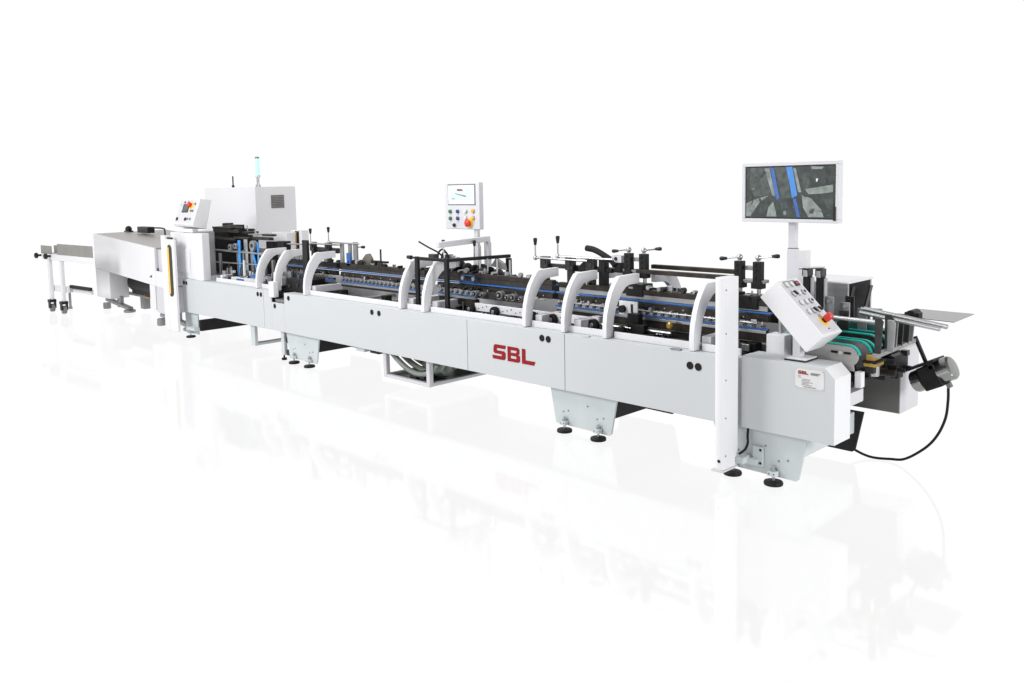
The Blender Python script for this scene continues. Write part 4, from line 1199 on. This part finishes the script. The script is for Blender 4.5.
ztop = lambda u: 1.216 + (1.113 - 1.216) * u
zbot = lambda u: 0.660 + (0.588 - 0.660) * u
slab(MB(), 0, 0.998, 0, 0.03, lambda u: (zbot(u), ztop(u))).build('front_panel', WHITE, ft, 0.005)
slab(MB(), 0.01, 1.0, 0.03, bk, lambda u: (zbot(u) + 0.25, ztop(u) - 0.012)).build('body', ARCH, ft, 0.004)
slab(MB(), 0.0, 1.0, 0.031, bk + 0.02, lambda u: (ztop(u) - 0.0115, ztop(u) + 0.0)).build('table_top', TABLE, ft, 0.002)
slab(MB(), 1.0005, 1.12, 0.0, 0.03, lambda u: (zbot(u), 0.80)).build('lower_panel', WHITE, ft, 0.004)
slab(MB(), 1.0005, 1.12, 0.05, 1.0, lambda u: (zbot(u) + 0.02, 1.09)).build('end_recess', ARCH, ft, 0.004)
slab(MB(), 0.004, 0.255, 0.002, 0.31, lambda u: (0.19 if u < 0.1 else 0.205, zbot(u) - 0.001)).build('leg_box', WHITE, ft, 0.006)
slab(MB(), 0.90, 0.975, 0.005, 0.30, lambda u: (0.25, zbot(u) - 0.001)).build('leg_box', WHITE, ft, 0.006)
slab(MB(), 0.976, 1.10, 0.02, 0.30, lambda u: (0.22, zbot(u) - 0.001)).build('leg_box', ARCH, ft, 0.004)
tr = MB()
p = fq(1.02, -0.002)
tr.xz([(p.x - 0.30, 0.70), (p.x - 0.22, 0.70), (p.x - 0.22, 0.735)], p.y + 0.015, p.y + 0.022)
tr.build('warning_mark', BLACKPL, ft)
for u, y in ((0.12, 0.36), (0.95, 0.2)):
    p = fq(u, 0)
    f = MB()
    f.bar((p.x - 0.05, y, 0.16), (p.x + 0.70, y + 0.07, 0.06), 0.09, 0.05)
    f.cyl((p.x - 0.10, y, 0.0), (p.x - 0.10, y, 0.10), 0.06, 16).cyl((p.x + 0.65, y + 0.07, 0.0), (p.x + 0.65, y + 0.07, 0.04), 0.09, 18)
    f.cyl((p.x + 0.35, y + 0.05, 0.06), (p.x + 0.35, y + 0.05, 0.24), 0.05, 14)
    f.build('swivel_foot', GREY, ft, 0.01)
mc_ = MB()
mc_.use(BLACK).cyl((-11.7, 0.62, 0.46), (-10.3, 0.62, 0.42), 0.15, 22).box(-11.6, -10.3, 0.50, 0.80, 0.288, 0.46).box(-12.0, -10.2, 0.8, 1.1, 0.26, 0.66)
mc_.use(GREY).box(-11.9, -10.2, 0.55, 0.95, 0.24, 0.285).use(BRASS).box(-11.2, -10.2, 0.53, 0.549, 0.245, 0.27).use(GREY).box(-11.55, -11.4, 0.6, 0.7, 0.04, 0.24).box(-10.75, -10.62, 0.6, 0.7, 0.1, 0.24)
mc_.build('drive_drum', BLACK, ft, 0.006)
pb = thing('photo_sensor', 'black sensor block with bent cable on the feeder table top', 'sensor', (-12.0, 0.9, 1.2))
MB().box(-12.14, -11.72, 0.85, 0.97, 1.215, 1.315).build('block', BLACKPL, pb, 0.01)
MB().tube([(-11.72, 0.9, 1.29), (-11.5, 0.9, 1.305), (-11.22, 0.9, 1.30), (-11.18, 0.9, 1.26), (-11.18, 0.9, 1.17)], 0.012, 8).build('cable', RUBBER, pb)
kb = MB().use(BLACKPL).ball((-12.62, 0.9, 1.26), 0.055).box(-12.72, -12.52, 0.86, 0.94, 1.20, 1.235).build('clamp_knob', BLACKPL)
kb['label'], kb['category'] = 'small black round knob on the feeder table top left of the sensor block', 'knob'

# ------------------------------------------------------------------ outfeed trolley at the far left
tr = thing('castor_trolley', 'small white trolley with grey tray and two castors at the far left', 'trolley', (-12.4, -0.2, 0))
P0, P1 = Vector((-13.14, -0.415, 0)), Vector((-11.05, -0.24, 0))
td = (P1 - P0).normalized()
tn = Vector((-td.y, td.x, 0))


def tq(a, v, z):
    p = P0 + td * a + tn * v
    return Vector((p.x, p.y, z))


def tbox(mb, a0, a1, v0, v1, z0, z1):
    return mb.obb((tq((a0 + a1) / 2, (v0 + v1) / 2, (z0 + z1) / 2)), td, tn, (0, 0, 1), a1 - a0, v1 - v0, z1 - z0)


MB().xy([tuple(tq(a, v, 0)[:2]) for a, v in ((0.24, 0), (2.08, 0), (1.58, 0.2), (0.24, 0.2))], 0.835, 0.93).build('tray_body', WHITE, tr, 0.006)
tbox(MB(), 0.26, 1.58, 0.185, 0.197, 0.931, 1.05).build('rear_guide', GUIDE, tr, 0.003)
g1 = tbox(MB(), 0.22, 0.62, 0.0, 0.012, 0.9305, 1.06)
g1.build('front_guide', GUIDE, tr, 0.003)
tbox(MB(), 0.84, 2.06, 0.0, 0.012, 0.9305, 1.10).build('front_guide', GUIDE, tr, 0.003)
for a in (0.22, 0.58):
    MB().cyl(tq(a, -0.06, 0.90), tq(a, 0.0, 0.90), 0.018, 12).lathe(tq(a, -0.05, 0.90), -tn, [(0, 0.03), (0.01, 0.045), (0.04, 0.045), (0.05, 0.03)], 14).build('knob', BLACKPL, tr)
for a, x in ((0.47, 0), (0.91, 0)):
    lg_ = tbox(MB(), a - 0.035, a + 0.035, 0.0, 0.05, 0.20, 0.834).build('leg', WHITE, tr, 0.004)
    c = MB()
    b0 = tq(a, 0.02, 0.065)
    c.use(GREYINK).cyl(b0 - tn * 0.025, b0 + tn * 0.025, 0.064, 20)
    c.use(STEEL).cyl(b0 - tn * 0.034, b0 + tn * 0.034, 0.03, 14)
    c.use(BLACK)
    tbox(c, a - 0.05, a + 0.05, -0.03, 0.07, 0.155, 0.20)
    tbox(c, a - 0.035, a + 0.045, -0.028, -0.016, 0.06, 0.156)
    tbox(c, a - 0.035, a + 0.045, 0.056, 0.068, 0.06, 0.156)
    c.build('castor', GREYINK, lg_, 0.003)
tbox(MB(), 0.44, 0.98, 0.06, 0.10, 0.33, 0.42).build('lower_rail', WHITE, tr, 0.003)
tbox(MB(), 0.52, 1.60, 0.15, 0.19, 0.33, 0.40).build('lower_rail', WHITE, tr, 0.003)
tbox(MB(), 0.37, 0.43, 0.10, 0.36, 0.33, 0.37).build('lower_rail', WHITE, tr, 0.003)
tbox(MB(), 0.96, 1.68, 0.10, 0.14, 0.40, 0.45).build('folded_guide', UNDER, tr, 0.003)
MB().cyl(tq(0.40, 0.33, 0.03), tq(0.40, 0.33, 0.329), 0.02, 12).cyl(tq(0.40, 0.33, 0.002), tq(0.40, 0.33, 0.035), 0.03, 14).build('rear_foot', GREY, tr)
